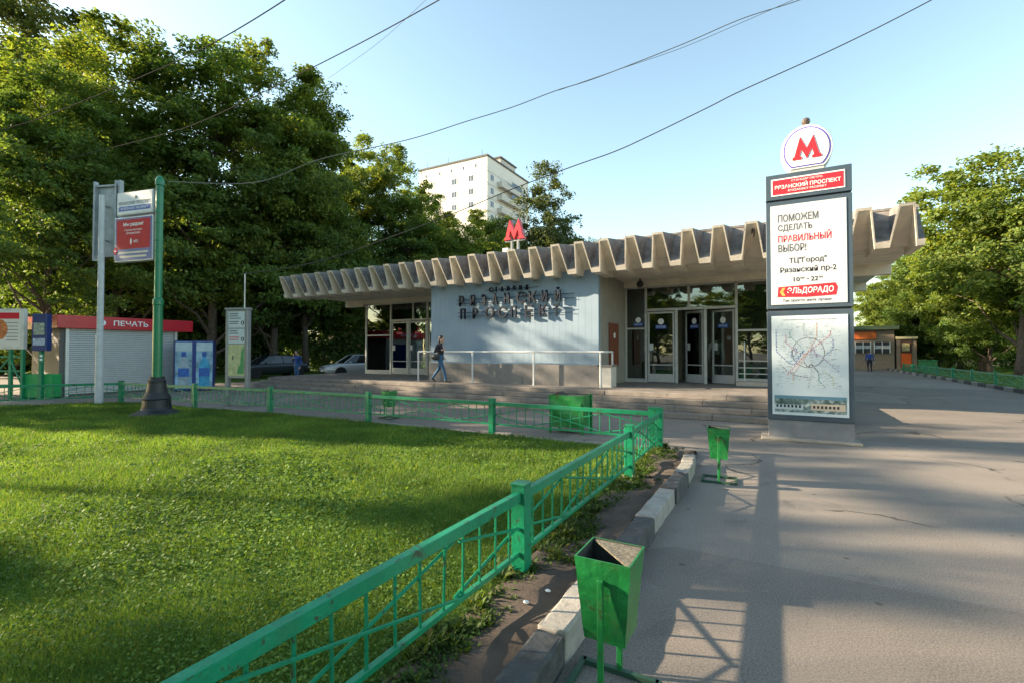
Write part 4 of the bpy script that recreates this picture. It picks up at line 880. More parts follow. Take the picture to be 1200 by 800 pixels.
# ================================================================== cars
def car(name, loc, rz, paint, label, group='parked cars'):
    r = empty(name, loc, rz=rz, label=label, cat='car', group=group)
    # stations: x, z_low, z_belt(top of body), half width
    st = [(-2.28, .42, .70, .62), (-2.22, .30, .88, .78), (-1.9, .26, .93, .86), (-1.2, .24, .95, .89), (0, .22, .93, .90), (.9, .23, .92, .89), (1.4, .25, .88, .87), (1.95, .28, .78, .80), (2.2, .32, .68, .70), (2.28, .42, .58, .58)]
    V_ = []
    for x, zl, zb, hw in st:
        zm = (zl + zb) / 2
        ring = [(hw * .85, zl), (hw * .97, zl + .08), (hw, zm), (hw * .985, zb - .10), (hw * .90, zb - .02), (hw * .5, zb + .015), (0, zb + .02)]
        V_ += [(x, y, z) for y, z in ring] + [(x, -y, z) for y, z in ring[-2::-1]]
    k = 13; F_ = []
    for i in range(len(st) - 1):
        for j in range(k - 1): F_.append((i * k + j, i * k + j + 1, (i + 1) * k + j + 1, (i + 1) * k + j))
        F_.append((i * k + k - 1, i * k, (i + 1) * k, (i + 1) * k + k - 1))
    F_ += [tuple(range(k)), tuple((len(st) - 1) * k + j for j in range(k - 1, -1, -1))]
    b = MB(); b.add(V_, F_); b.build('body', paint, r, world=False, smooth=True)
    # greenhouse: glass volume, then roof and pillars in paint
    gb = [(-1.75, .72), (-.95, .78), (.2, .79), (1.02, .74)]
    def ring2(zs, sc, xs_): return [(x, s * h * sc, z) for (x, z), (_, h) in zip(zip(xs_, zs), gb) for s in (-1, 1)]
    lo = [(-1.85, .93, .74), (-.7, .93, .80), (.35, .92, .80), (1.15, .90, .76)]; hi = [(-1.15, 1.38, .55), (-.6, 1.43, .60), (.0, 1.44, .60), (.42, 1.40, .57)]
    V2 = [(x, s * y, z) for x, z, y in lo for s in (-1, 1)] + [(x, s * y, z) for x, z, y in hi for s in (-1, 1)]
    F2 = []
    for i in range(3):
        F2 += [(2 * i, 2 * i + 2, 8 + 2 * i + 2, 8 + 2 * i), (2 * i + 1, 8 + 2 * i + 1, 8 + 2 * i + 3, 2 * i + 3)]
    F2 += [(0, 8, 9, 1), (6, 7, 15, 14)]
    b = MB(); b.add(V2, F2); b.build('windows', CARGLASS, r, world=False)
    b = MB(); RV = [(x, s * (y + .012), z + .012) for x, z, y in hi for s in (-1, 1)] + [(x, 0, z + .04) for x, z, y in hi]
    b.add(RV, [(2 * i, 2 * i + 2, 8 + i + 1, 8 + i) for i in range(3)] + [(2 * i + 1, 8 + i, 8 + i + 1, 2 * i + 3) for i in range(3)]); b.build('roof', paint, r, world=False, smooth=True)
    for s in (-1, 1):
        for (a, c) in ((lo[0], hi[0]), (lo[3], hi[3]), ((-.42, .93, .80), (-.38, 1.43, .60))):
            MB().tube([(a[0], s * a[2], a[1]), (c[0], s * (c[2] + .005), c[1])], .032, 6).build('pillar', paint, r, world=False)
        MB().tube([(hi[0][0], s * .56, 1.385), (hi[1][0], s * .61, 1.435), (hi[2][0], s * .61, 1.445), (hi[3][0], s * .575, 1.405)], .022, 6).build('roof_rail', paint, r, world=False)
        MB().sphere((.78, s * .96, .98), .085, 10, 6, sc=(.7, 1, .75)).build('mirror', paint, r, world=False, smooth=True)
        MB().sphere((2.08, s * .56, .63), .13, 12, 8, sc=(.65, 1.15, .8)).build('headlight', pm('headlight', (.55, .58, .6), rough=.1, bump=0), r, world=False, smooth=True)
        MB().sphere((-2.2, s * .6, .76), .12, 10, 8, sc=(.4, 1.3, .9)).build('tail_light', pm('tail light', (.3, .01, .01), rough=.2, bump=0), r, world=False)
        for x in (-1.38, 1.36):
            wh = empty('wheel', (x, s * .82, .315), parent=r)
            b = MB(); b.lathe([(.20, -.09), (.30, -.10), (.315, -.06), (.315, .06), (.30, .10), (.20, .09)], n=22); b.v = [(px, pz, py) for px, py, pz in b.v]; b.build('tyre', RUBBER, wh, world=False)
            b = MB(); b.lathe([(.03, -.085), (.205, -.075), (.205, .075), (.03, .085)], n=16); b.v = [(px, pz, py) for px, py, pz in b.v]; b.build('rim', STEEL, wh, world=False)
            b = MB(); b.lathe([(.37, -.03), (.37, .03)], n=22); b.v = [(px, pz, py) for px, py, pz in b.v]
            b.v = [(px + x, py + s * .875, pz + .33) for px, py, pz in b.v]; b.build('wheel_arch', RUBBER, r, world=False)
    MB().box((2.235, 0, .60), (.06, .62, .16), ry=R(-14)).build('grille', BLACK, r, world=False, bevel=.01)
    MB().box((2.25, 0, .36), (.05, .95, .10)).build('air_intake', BLACK, r, world=False)
    MB().box((2.285, 0, .46), (.02, .5, .11)).build('number_plate', PRINTW, r, world=False)
    return r
SILVER = pm('silver car paint', (.52, .53, .53), rough=.25, var=.03, metal=.25, bump=0); DKCAR = pm('dark car paint', (.03, .035, .04), rough=.25, metal=.2, bump=0); REDCAR = pm('red car paint', (.45, .02, .02), rough=.25, bump=0); WCAR = pm('white car paint', (.7, .7, .7), rough=.3, bump=0)
p = spot(418, 441, 32.0); car('parked_car', (p.x, p.y, 0), R(-112), SILVER, 'pale silver sedan parked beside the left end of the station')
p = spot(318, 443, 31.0); car('parked_car', (p.x, p.y, 0), R(-100), DKCAR, 'dark sedan in deep shade behind the information stand')
for i, (x, Z, m, l) in enumerate(((1108, 62, WCAR, 'white car parked far off behind the right trees'), (1135, 66, REDCAR, 'red car parked far off behind the right trees'), (1120, 74, SILVER, 'silver car parked farthest behind the right trees'))):
    p = spot(x, 420, Z); car('parked_car', (p.x, p.y, 0), R(10 + 9 * i), m, l)

# ================================================================== far right kiosks and street furniture
FK = empty('shop_kiosk', (6.6, 56, 0), label='beige shop kiosk with orange signs at the end of path', cat='kiosk')
bei = pm('kiosk beige', (.26, .195, .135), rough=.7, var=.15)
MB().bx(1.5, 9.2, 54, 58, 0, 3.6).build('body', bei, FK); MB().bx(1.2, 9.5, 53.6, 58.4, 3.6, 3.95).build('roof', pm('kiosk green roof', (.06, .09, .05)), FK)
MB().bx(4.6, 7.9, 53.9, 53.98, 2.75, 3.45).build('fascia_sign', pm('orange sign', (.60, .13, .02), var=.35, scale=3, bump=0), FK)
for x_ in (4.3, 6.3, 7.7):
    wf = MB().bx(x_, x_ + 1.2, 53.92, 53.99, 1.5, 2.5).build('window', BLACK, FK); MB().bx(x_ + .06, x_ + 1.14, 53.9, 53.918, 1.9, 2.2).build('window_display', pm('display pale', (.4, .42, .42), var=.5, scale=8, bump=0), FK)
    for q in (0, .58, 1.14): MB().bx(x_ + q, x_ + q + .06, 53.88, 53.915, 1.5, 2.5).build('window_bar', WHITE, FK)
MB().bx(3.0, 10.9, 53.2, 54, 0, .14).build('plinth', bei, FK)
OB = empty('orange_booth', (9.9, 54.6, 0), label='narrow orange booth beside the beige shop kiosk', cat='booth')
MB().bx(9.35, 10.75, 54, 55.6, 0, 2.75).build('body', bei, OB); MB().bx(9.3, 10.8, 53.8, 55.7, 2.75, 2.95).build('roof', pm('booth pale roof', (.5, .45, .25)), OB)
MB().bx(9.62, 10.4, 53.95, 53.99, .25, 2.6).build('front', pm('booth dark', (.07, .03, .02)), OB); MB().bx(9.66, 10.36, 53.91, 53.945, .3, 1.5).build('orange_panel', pm('booth orange', (.75, .12, .012), var=.15, bump=0), OB)
MB().bx(9.72, 10.25, 53.91, 53.945, 1.7, 2.4).build('poster', pm('booth poster', (.5, .42, .2), var=.6, scale=6, bump=0), OB)
GB2 = empty('green_container', (9.6, 45.5, 0), label='green waste container at the far end of right fence', cat='waste container')
b = MB(); b.bx(9.2, 10.1, 45, 45.8, .15, 1.0); b.build('body', BINGREEN, GB2, bevel=.02); MB().bx(9.15, 10.15, 44.95, 45.85, 1.0, 1.06).build('rim', BINGREEN, GB2)
for x_ in (9.3, 10.0): MB().bx(x_ - .05, x_ + .05, 45.3, 45.5, 0, .15).build('leg', BLACK, GB2)
RK = empty('market_pavilion', (28, 78, 0), label='far pavilion with red and white signs behind the right trees', cat='pavilion')
MB().bx(12, 50, 78, 84, 0, 4).build('body', pm('pavilion pale', (.45, .43, .40), var=.15), RK)
for k in range(9): MB().bx(13 + k * 4, 16 + k * 4, 77.8, 77.95, 2.5 - (k % 2) * .8, 3.6).build('sign_panel', [PRINTR, PRINTW, pm('orange sign', (.6, .13, .02))][k % 3], RK); MB().bx(13.3 + k * 4, 15.7 + k * 4, 77.85, 77.97, .4, 1.6).build('window', BLACK, RK)
MB().bx(11.5, 50.5, 77.3, 84.5, 4, 4.3).build('roof', ROOF, RK)

# ================================================================== tall apartment block
AB = empty('apartment_block', (-62, 91, 0), label='tall white panel apartment block rising behind the trees', cat='building')
aw = pm('white panel', (.66, .63, .58), rough=.8, var=.05, scale=.3, bump=0); ag = pm('side panel', (.50, .48, .44), rough=.8, var=.08, scale=.4, bump=0)
ax0, ax1, ay0, ay1, az = -71.5, -53.1, 85, 104, 42.8
MB().bx(ax0, ax1, ay0, ay1, 0, az).build('wall', aw, AB); MB().bx(ax0 - .2, ax1 + .2, ay0 - .2, ay1 + .2, az, az + .35).build('roof', ROOF, AB)
DARKW = pm('far window', (.08, .10, .13), rough=.15, var=.2, bump=0); JT = pm('panel joint', (.35, .33, .30), bump=0)
for fl in range(8):
    zf = az - 4.1 - fl * 2.85
    for xw in (-57.2, -61.6, -68.3) if fl > 0 or 1 else ():
        if xw == -68.3 and fl == 0: pass
        wf = MB().bx(xw - .75, xw + .75, ay0 - .06, ay0 - .001, zf - .75, zf + .75).build('window', WHITE, AB)
        MB().bx(xw - .62, xw - .05, ay0 - .075, ay0 - .062, zf - .62, zf + .62).build('pane', DARKW, wf); MB().bx(xw + .05, xw + .62, ay0 - .075, ay0 - .062, zf - .62, zf + .62).build('pane', DARKW, wf)
    MB().bx(ax0, ax1, ay0 - .02, ay0 - .001, zf - 1.5, zf - 1.44).build('panel_joint', JT, AB); MB().bx(ax1 + .001, ax1 + .02, ay0, ay1, zf - 1.5, zf - 1.44).build('panel_joint', JT, AB)
    MB().bx(ax1 + .002, ax1 + .05, ay0 + .1, ay1 - .1, zf + .95, zf + 1.25).build('panel_band', ag, AB)
    for yw in (86.9, 91.0, 97.6, 101.5):
        wf = MB().bx(ax1 + .001, ax1 + .08, yw - .7, yw + .7, zf - .75, zf + .75).build('window', WHITE, AB)
        for q in (-.6, .06): MB().bx(ax1 + .082, ax1 + .1, yw + q, yw + q + .54, zf - .62, zf + .62).build('pane', DARKW, wf)
    bl = MB().bx(ax1 + .01, ax1 + 1.15, 89.2, 98.9, zf - 1.3, zf - 1.15).build('balcony', ag, AB)
    MB().bx(ax1 + 1.08, ax1 + 1.16, 89.2, 98.9, zf - 1.15, zf - .2).build('parapet', ag, bl); MB().bx(ax1 + .02, ax1 + 1.08, 89.2, 89.28, zf - 1.15, zf - .2).build('parapet', ag, bl)
    if fl % 3 != 2: 
        for q in range(5): MB().bx(ax1 + 1.05, ax1 + 1.1, 94.0 + q * .95, 94.85 + q * .95, zf - .2, zf + 1.1).build('pane', DARKW, bl)
    for xv in (-56, -59.2, -62.4, -65.6, -69.5):
        if fl == 0: MB().bx(xv - .18, xv + .18, ay0 - .03, ay0 - .002, az - 1.9, az - 1.2).build('vent', DARKW, AB)
MB().bx(-58, -54, 92, 99, az + .35, az + 2.2).build('lift_house', ag, AB); MB().bx(-58.3, -53.7, 91.7, 99.3, az + 2.2, az + 2.5).build('lift_roof', ROOF, AB)
for x_, y_ in ((-55, 86), (-64, 86), (-70, 86)): MB().tube([(x_, y_, az), (x_, y_, az + 2.0)], .05, 6).build('aerial', BLACK, AB)
# low house behind the left trees
LH = empty('old_house', (-48, 52, 0), label='dim old house half hidden behind the left trees', cat='building')
hw_ = pm('house brick', (.20, .13, .10), var=.2, bump=.1); MB().bx(-62, -36, 50, 60, 0, 9).build('wall', hw_, LH); MB().prism([(-62.6, 9), (-35.4, 9), (-37.5, 12), (-60.5, 12)], 49.5, 60.5).build('roof', ROOF, LH)
for xw in np.arange(-60, -37, 2.9):
    for zf in (2.2, 5.6):
        wf = MB().bx(xw - .65, xw + .65, 49.9, 49.99, zf - .9, zf + .9).build('window', WHITE, LH); MB().bx(xw - .5, xw + .5, 49.87, 49.895, zf - .75, zf + .75).build('pane', DARKW, wf)

# ================================================================== overhead wires
WM = pm('wire black', (.075, .073, .068), rough=1, spec=.0, bump=0); WL = pm('wire pale', (.16, .155, .15), rough=.8, bump=0)
def wire(pts, z0, z1, r, label, mat=WM):
    n = len(pts); b = MB(); P = []
    L = [0]
    for i in range(1, n): L.append(L[-1] + math.hypot(pts[i][0] - pts[i - 1][0], pts[i][1] - pts[i - 1][1]))
    for (x, y), l in zip(pts, L):
        t = l / L[-1]; Z = 1 / ((1 - t) / z0 + t / z1); P.append(spot(x, y, Z))
    # Catmull-Rom smoothing
    Q = []
    for i in range(n - 1):
        p0, p1, p2, p3 = P[max(i - 1, 0)], P[i], P[i + 1], P[min(i + 2, n - 1)]
        for k in range(6):
            t = k / 6; Q.append(.5 * ((2 * p1) + (-p0 + p2) * t + (2 * p0 - 5 * p1 + 4 * p2 - p3) * t * t + (-p0 + 3 * p1 - 3 * p2 + p3) * t ** 3))
    Q.append(P[-1]); b.tube(Q, r, 6); b.build('overhead_wire', mat, label=label, cat='wire', group='overhead wires')
wire([(-120, 200), (0, 154), (52, 137), (157, 94), (240, 56), (334, 0), (430, -70)], 22, 12, .016, 'black overhead wire crossing the upper left treetops')
wire([(30, 198), (60, 191), (187, 159), (240, 141), (307, 109), (420, 52), (515, 0), (600, -50)], 24, 12, .015, 'black overhead wire running from left trees into the sky')
p_ = [(197, 213), (300, 214), (375, 187), (478, 164), (545, 143), (600, 126), (650, 107), (700, 91), (800, 52), (870, 22), (938, 0), (1060, -45)]
wire(p_, 12.6, 13, .012, 'grey overhead wire starting at the green lamp post top', WL)
wire([(283, 321), (330, 315), (390, 302), (480, 270), (545, 245), (600, 222), (672, 195), (720, 178), (760, 160), (830, 126), (870, 106), (985, 54), (1092, 0), (1200, -60)], 14.4, 12, .014, 'dark overhead wire from information stand mast over the canopy')
wire([(655, 106), (730, 80), (800, 56), (880, 22), (930, 0), (1000, -30)], 13, 12, .007, 'thin overhead wire beside the grey wire in open sky', WL)
wire([(385, 92), (450, 45), (520, -20)], 20, 18, .007, 'short thin overhead wire right of the big left tree', WL)
for i, (x, y, m) in enumerate(((-1.42, 2.75, PRINTW), (-1.36, 2.95, PRINTW))):
    b = MB(); b.sphere((x, y, .095), .018, 7, 5, sc=(1.2, .8, .5)); b.build('paper_scrap', m, label=('crumpled white paper scrap on the soil strip, nearer one', 'crumpled white paper scrap on the soil strip, farther one')[i], cat='litter', group='litter on the soil')
# ================================================================== vegetation
LEAF_A = leafmat('leaf green', (.058, .112, .032), (.115, .19, .05), .5, (.165, .215, .055))
LEAF_B = leafmat('leaf yellow green', (.075, .13, .03), (.165, .23, .05), .5, (.225, .25, .06))
LEAF_C = leafmat('leaf birch', (.045, .07, .03), (.10, .13, .045), .4)
def tree_meshes(name, seed, H, Rr, base, nclump, per, lsize, leafm, droop=.15, trunk_r=.22, clump_r=1.0, gap=.0, lobes=6):
    g = np.random.default_rng(seed)
    # crown envelope: several lobes
    ctr = np.array([0, 0, base + (H - base) * .5]); 
    L = []
    for k in range(lobes):
        a = 2 * math.pi * k / lobes + g.uniform(-.4, .4); zz = base + (H - base) * g.uniform(.2, .72); rr = Rr * g.uniform(.40, .6)
        L.append((np.array([math.cos(a) * Rr * g.uniform(.38, .55), math.sin(a) * Rr * g.uniform(.38, .55), zz]), rr, rr * g.uniform(.9, 1.3)))
    L.append((np.array([g.uniform(-.6, .6), g.uniform(-.6, .6), H - Rr * .62]), Rr * .58, Rr * .60)); L.append((ctr, Rr * .62, (H - base) * .40))
    cl = []
    while len(cl) < nclump:
        c, r, rz = L[g.integers(len(L))]
        d = g.normal(size=3); d /= np.linalg.norm(d); rad = g.uniform(.35, 1.0) ** .45
        p = c + d * rad * np.array([r, r, rz])
        if p[2] < base * .9 or p[2] > H: continue
        cl.append(p)
    cl = np.array(cl)
    # trunk and limbs
    b = MB(); top = H * .72; lean = g.uniform(-.03, .03, 2)
    tp = [np.array([lean[0] * z + .12 * math.sin(z * .5 + seed), lean[1] * z + .1 * math.cos(z * .43 + seed), z]) for z in np.linspace(-.1, top, 9)]
    b.tube(tp, [trunk_r * (1.35 if i == 0 else 1 - .085 * i) for i in range(9)], 9)
    for p in cl[::max(1, nclump // 46)]:
        h0 = max(base * .6, min(top * .95, p[2] - np.linalg.norm(p[:2]) * g.uniform(.5, .9))); i = h0 / top * 8; i0 = int(min(7, max(0, i))); s = tp[i0] + (tp[i0 + 1] - tp[i0]) * (i - i0)
        m1 = s * .65 + p * .35 + g.normal(0, .15, 3); m2 = s * .3 + p * .7 + g.normal(0, .2, 3); r0 = trunk_r * (1 - .085 * i) * .5
        b.tube([s, m1, m2, p], [r0, r0 * .62, r0 * .35, r0 * .12], 5, cap=False)
    tm = b.mesh(name + '_trunk', fixn=False, smooth=True); tm.materials.append(BARK)
    # leaves: sprays round each clump
    n = nclump * per
    ci = np.repeat(np.arange(nclump), per); cr = clump_r * g.uniform(.6, 1.35, nclump)[ci]
    d = g.normal(size=(n, 3)); d /= np.linalg.norm(d, axis=1)[:, None]; rad = g.uniform(0, 1, n) ** .5
    # twigs: leaves gathered along a few directions so that gaps stay open
    tw = g.normal(size=(nclump, 9, 3)); tw /= np.linalg.norm(tw, axis=2)[:, :, None]; tw[:, :, 2] *= .6
    pick = tw[ci, g.integers(0, 9, n)]; 
    pos = cl[ci] + (pick * rad[:, None] + d * .30) * cr[:, None] * np.array([1, 1, .75])
    pos[:, 2] -= droop * cr * rad ** 2
    up = np.array([0, 0, 1.]); out = pos - ctr; out /= (np.linalg.norm(out, axis=1)[:, None] + 1e-6)
    nrm = up * .55 + out * .45 + g.normal(0, .55, (n, 3)); nrm /= np.linalg.norm(nrm, axis=1)[:, None]
    ax = np.cross(nrm, g.normal(size=(n, 3))); ax /= np.linalg.norm(ax, axis=1)[:, None]; ay = np.cross(nrm, ax)
    s = lsize * g.uniform(.55, 1.25, n)[:, None]
    V = np.empty((n, 4, 3)); V[:, 0] = pos - ax * s; V[:, 1] = pos - ay * s * .52 + nrm * s * .12; V[:, 2] = pos + ax * s - up * s * .25; V[:, 3] = pos + ay * s * .52 + nrm * s * .12
    cm = np_mesh(name + '_crown', V.reshape(-1, 3), np.arange(n * 4).reshape(n, 4)); cm.materials.append(leafm)
    return tm, cm
TM = {
    'big1': tree_meshes('big1', 1, 20, 5.6, 2.2, 300, 300, .12, LEAF_A, clump_r=1.0, trunk_r=.26),
    'big2': tree_meshes('big2', 2, 20, 5.6, 2.0, 300, 300, .12, LEAF_B, clump_r=1.0, trunk_r=.24),
    'big3': tree_meshes('big3', 3, 20, 5.2, 3.0, 280, 300, .12, LEAF_A, clump_r=1.0, trunk_r=.25, droop=.3),
    'airy': tree_meshes('airy', 4, 18, 3.3, 4.5, 150, 230, .12, LEAF_C, clump_r=.95, trunk_r=.18, droop=.4),
    'low1': tree_meshes('low1', 5, 12, 5.0, 1.6, 250, 260, .105, LEAF_A, clump_r=.85, trunk_r=.2),
    'low2': tree_meshes('low2', 6, 12, 4.8, 1.4, 240, 260, .105, LEAF_B, clump_r=.85, trunk_r=.2),
    'high': tree_meshes('high', 9, 18, 4.2, 11.5, 24, 170, .19, LEAF_A, clump_r=1.0, trunk_r=.2, lobes=4),
    'gappy': tree_meshes('gappy', 8, 16, 5.0, 2.5, 75, 170, .19, LEAF_A, clump_r=1.1, trunk_r=.22),
}
def tree(kind, x, y, H, label, group, wide=1., rz=None, name='broadleaf_tree', sink=0.):
    h0 = {'big1': 20, 'big2': 20, 'big3': 20, 'airy': 18, 'low1': 12, 'low2': 12, 'gappy': 16, 'high': 18}[kind]; s = H / h0
    r = empty(name, (x, y, -sink), rz=rng.uniform(0, 6.28) if rz is None else rz, label=label, cat='tree', group=group); r.scale = (s * wide, s * wide, s)
    tm, cm = TM[kind]; link('trunk', tm, None, r); link('crown', cm, None, r); return r
LG = 'trees behind the kiosk on the left'; CG = 'trees behind the station'; RG = 'trees along the right path'; OG = 'trees beyond the left edge of the lawn'
def at(px, Z): p = spot(px, 411, Z); return p.x, p.y
tree('big2', *at(135, 31), 22.8, 'tall sunlit broadleaf tree above the kiosk, left of centre clump', LG, 1.15, 0)
tree('big1', *at(245, 32), 22.4, 'broad sunlit tree rising behind the green lamp post', LG, 1.12, 2)
tree('big2', *at(322, 36), 25.0, 'tall tree right of the broad sunlit one, leaning to canopy', LG, .95, 4)
tree('big3', *at(358, 38), 23.0, 'dark dense tree behind the information stand', LG, .9, 1)
tree('big1', -32.6, 9.8, 16.5, 'shaded tree at left edge behind the poster board', LG, 1.0, 4)
tree('airy', *at(45, 42), 34, 'tall grey green birch in the upper left corner', LG, 1.2, 1, name='birch_tree')
tree('airy', *at(5, 40), 31, 'second tall birch at the left corner, partly cut off', LG, 1.2, 3, name='birch_tree')
tree('low2', *at(110, 35), 10, 'low leafy tree straight behind the kiosk roof', LG, 1.3, 1.1)
tree('low1', *at(235, 37), 10.5, 'low leafy tree behind the vending machine', LG, 1.3, 2.1)
tree('low1', *at(345, 42), 10, 'low leafy tree above the dark parked sedan', LG, 1.3, 4.2)
tree('low1', *at(20, 33), 9, 'low leafy tree behind the poster board', LG, 1.3, 3.2)
tree('low1', *at(190, 36), 13, 'low dark tree between kiosk and lamp post', LG, 1.1, 5)
tree('low2', *at(300, 39), 12, 'low dark tree left of the station canopy', LG, 1.2, 2)
tree('low1', *at(60, 31), 11, 'low tree leaning over the kiosk roof', LG, 1.0, 1)
tree('low2', *at(395, 46), 13, 'low tree behind the parked silver sedan', LG, 1.2, 0.5)
tree('big2', *at(440, 50), 24.2, 'sunlit tree behind the left part of the canopy', CG, .95, 1.3)
tree('big1', *at(395, 47), 19.5, 'dark tree right of the dense clump above canopy left end', CG, .9, 3.3)
tree('big3', *at(497, 56), 21.0, 'tree in front of the apartment block, left one', CG, .95, 2.3)
tree('big1', *at(475, 47), 17.5, 'rounded tree over the canopy left of the red letter', CG, 1.0, .9)
tree('low2', *at(520, 46), 13.5, 'low bright tree over the canopy beside red letter', CG, 1.2, .9)
tree('big2', *at(545, 58), 19.0, 'tree in front of the apartment block, middle one', CG, 1.15, .3)
tree('big2', *at(508, 64), 20.5, 'far tree at the left foot of the apartment block', CG, 1.15, 3.3)
tree('big3', *at(575, 66), 19.5, 'far tree at the right foot of the apartment block', CG, 1.2, 2.9)
tree('big1', *at(590, 56), 18.0, 'tree behind the red roof letter', CG, .85, 5.3)
tree('airy', *at(645, 44), 19.0, 'slender airy tree standing free against the sky', CG, .95, 2.0, name='slender_tree')
tree('low2', *at(615, 48), 14.0, 'bright low tree below the airy tree behind canopy', CG, 1.0, 1.0)
tree('low1', *at(672, 47), 12.5, 'small tree right of the airy tree behind canopy', CG, .7, 4.0)
tree('low2', *at(1200, 30), 15.2, 'large sunlit tree at the right edge', RG, 1.12, 1)
tree('low2', *at(1052, 47), 9.0, 'low tree reaching over the shop kiosk roof', RG, 1.1, 1.7)
tree('low1', *at(1125, 42), 13.6, 'spreading tree over the right path, middle one', RG, 1.0, 2)
tree('low2', *at(1072, 52), 12.5, 'farther tree over the right path beside the kiosk', RG, .95, 3)
tree('low2', *at(1155, 37), 14.0, 'tall rounded tree left of the right edge tree', RG, 1.1, 5.5)
tree('low1', *at(1160, 36), 10.5, 'shaded low tree behind the right fence', RG, .9, 5)
tree('low1', *at(1098, 44), 8.5, 'low dark tree under the spreading right trees', RG, 1.1, 3.4)
tree('low2', *at(1148, 39), 8.0, 'lowest dark tree close behind right fence', RG, 1.1, 4.4)
tree('low1', *at(1040, 62), 10.5, 'far low tree behind the orange booth', RG, 1.0, .4)
tree('big3', *at(1290, 27), 16.0, 'tree just beyond the right edge', RG, .9, 2.2)
tree('big2', *at(1050, 75), 15.0, 'far tree behind the orange kiosk', RG, 1.0, 2.7)
tree('big1', *at(1120, 84), 16.0, 'far tree behind the market pavilion', RG, 1.2, .7)
tree('big3', *at(1200, 80), 17.0, 'far tree behind market pavilion, right one', RG, 1.3, 1.9)
# trees standing beyond the left and rear edges of the view: they shade the lawn and path and show in the glass
for i, (x, y, H, k, wd) in enumerate(((-31.5, 3.2, 13.9, 'gappy', .9), (-32, -6.4, 17.5, 'high', .9), (-35, -10.5, 19, 'high', 1.0), (-31.5, -.3, 17.4, 'gappy', .60), (-32, -11.6, 18.6, 'big3', .80), (-30, .8, 14.5, 'gappy', .55), (-28.5, 5.0, 8, 'low1', .8), (-33, -15.5, 19, 'gappy', .95), (-30, -22, 16, 'gappy', 1.0), (-22, -27, 15, 'low1', 1.1), (-14, -30, 15, 'big2', 1.0), (-3, -33, 16, 'big1', 1.0), (9, -31, 15, 'big3', 1.0), (22, -26, 15, 'big2', 1.0), (-40, -30, 12, 'low1', 1.3), (-28, -38, 12, 'low2', 1.3), (-18, -44, 12, 'low1', 1.4), (-8, -42, 11, 'low2', 1.4), (2, -44, 12, 'low1', 1.4), (14, -42, 12, 'low2', 1.4), (26, -38, 12, 'low1', 1.4), (36, -30, 12, 'low2', 1.4))):
    tree(k, x, y, H, 'broadleaf tree standing outside the view on the lawn side', OG, wd, i * .9)
# shrubs
def shrub_mesh(seed, n=2600):
    g = np.random.default_rng(seed); d = g.normal(size=(n, 3)); d /= np.linalg.norm(d, axis=1)[:, None]; lob = g.uniform(-.45, .45, (9, 2)); li = g.integers(0, 9, n); rad = g.uniform(.2, 1, n) ** .4
    pos = d * rad[:, None] * np.array([.62, .62, .72]) * g.uniform(.7, 1.15, 9)[li][:, None]; pos[:, :2] += lob[li]; pos[:, 2] += .75 + .25 * np.sin(li * 2.1); pos = pos[pos[:, 2] > .03]; n = len(pos)
    nrm = pos - np.array([0, 0, .5]) + g.normal(0, .5, (n, 3)) + np.array([0, 0, .5]); nrm /= np.linalg.norm(nrm, axis=1)[:, None]; ax = np.cross(nrm, g.normal(size=(n, 3))); ax /= np.linalg.norm(ax, axis=1)[:, None]; ay = np.cross(nrm, ax); s = .06 * g.uniform(.6, 1.3, n)[:, None]
    V = np.empty((n, 4, 3)); V[:, 0] = pos - ax * s; V[:, 1] = pos - ay * s * .55; V[:, 2] = pos + ax * s; V[:, 3] = pos + ay * s * .55
    m = np_mesh('shrub', V.reshape(-1, 3), np.arange(n * 4).reshape(n, 4)); m.materials.append(LEAF_A)
    b = MB()
    for k in range(9): b.tube([(0, 0, -.05), (lob[k][0] * .5, lob[k][1] * .5, .4), (lob[k][0] * 1.1, lob[k][1] * 1.1, 1.0)], [.025, .018, .006], 5)
    t = b.mesh('stems', fixn=False); t.materials.append(BARK); return m, t
SH = [shrub_mesh(21), shrub_mesh(22), shrub_mesh(23)]
k = 0
for px in range(-40, 470, 22):
    Z = 34 + (px * 7 % 9) + (8 if px > 330 else 0); x, y = at(px, Z); s = rng.uniform(2.2, 3.4)
    r = empty('shrub', (x, y, 0), rz=rng.uniform(0, 6), label='dark leafy shrub in the shade under the left trees', cat='shrub', group='shrubs under the left trees'); r.scale = (s, s, s * .95)
    m, t = SH[k % 3]; link('foliage', m, None, r); link('stems', t, None, r); k += 1
for px, Z in ((1085, 44), (1112, 46), (1150, 40), (1180, 44), (1065, 50), (1215, 38), (1098, 52)):
    x, y = at(px, Z); s = rng.uniform(1.3, 2.1)
    r = empty('shrub', (x, y, 0), rz=rng.uniform(0, 6), label='shaded shrub beneath the trees beside the right path', cat='shrub', group='shrubs under the right trees'); r.scale = (s, s, s)
    m, t = SH[k % 3]; link('foliage', m, None, r); link('stems', t, None, r); k += 1

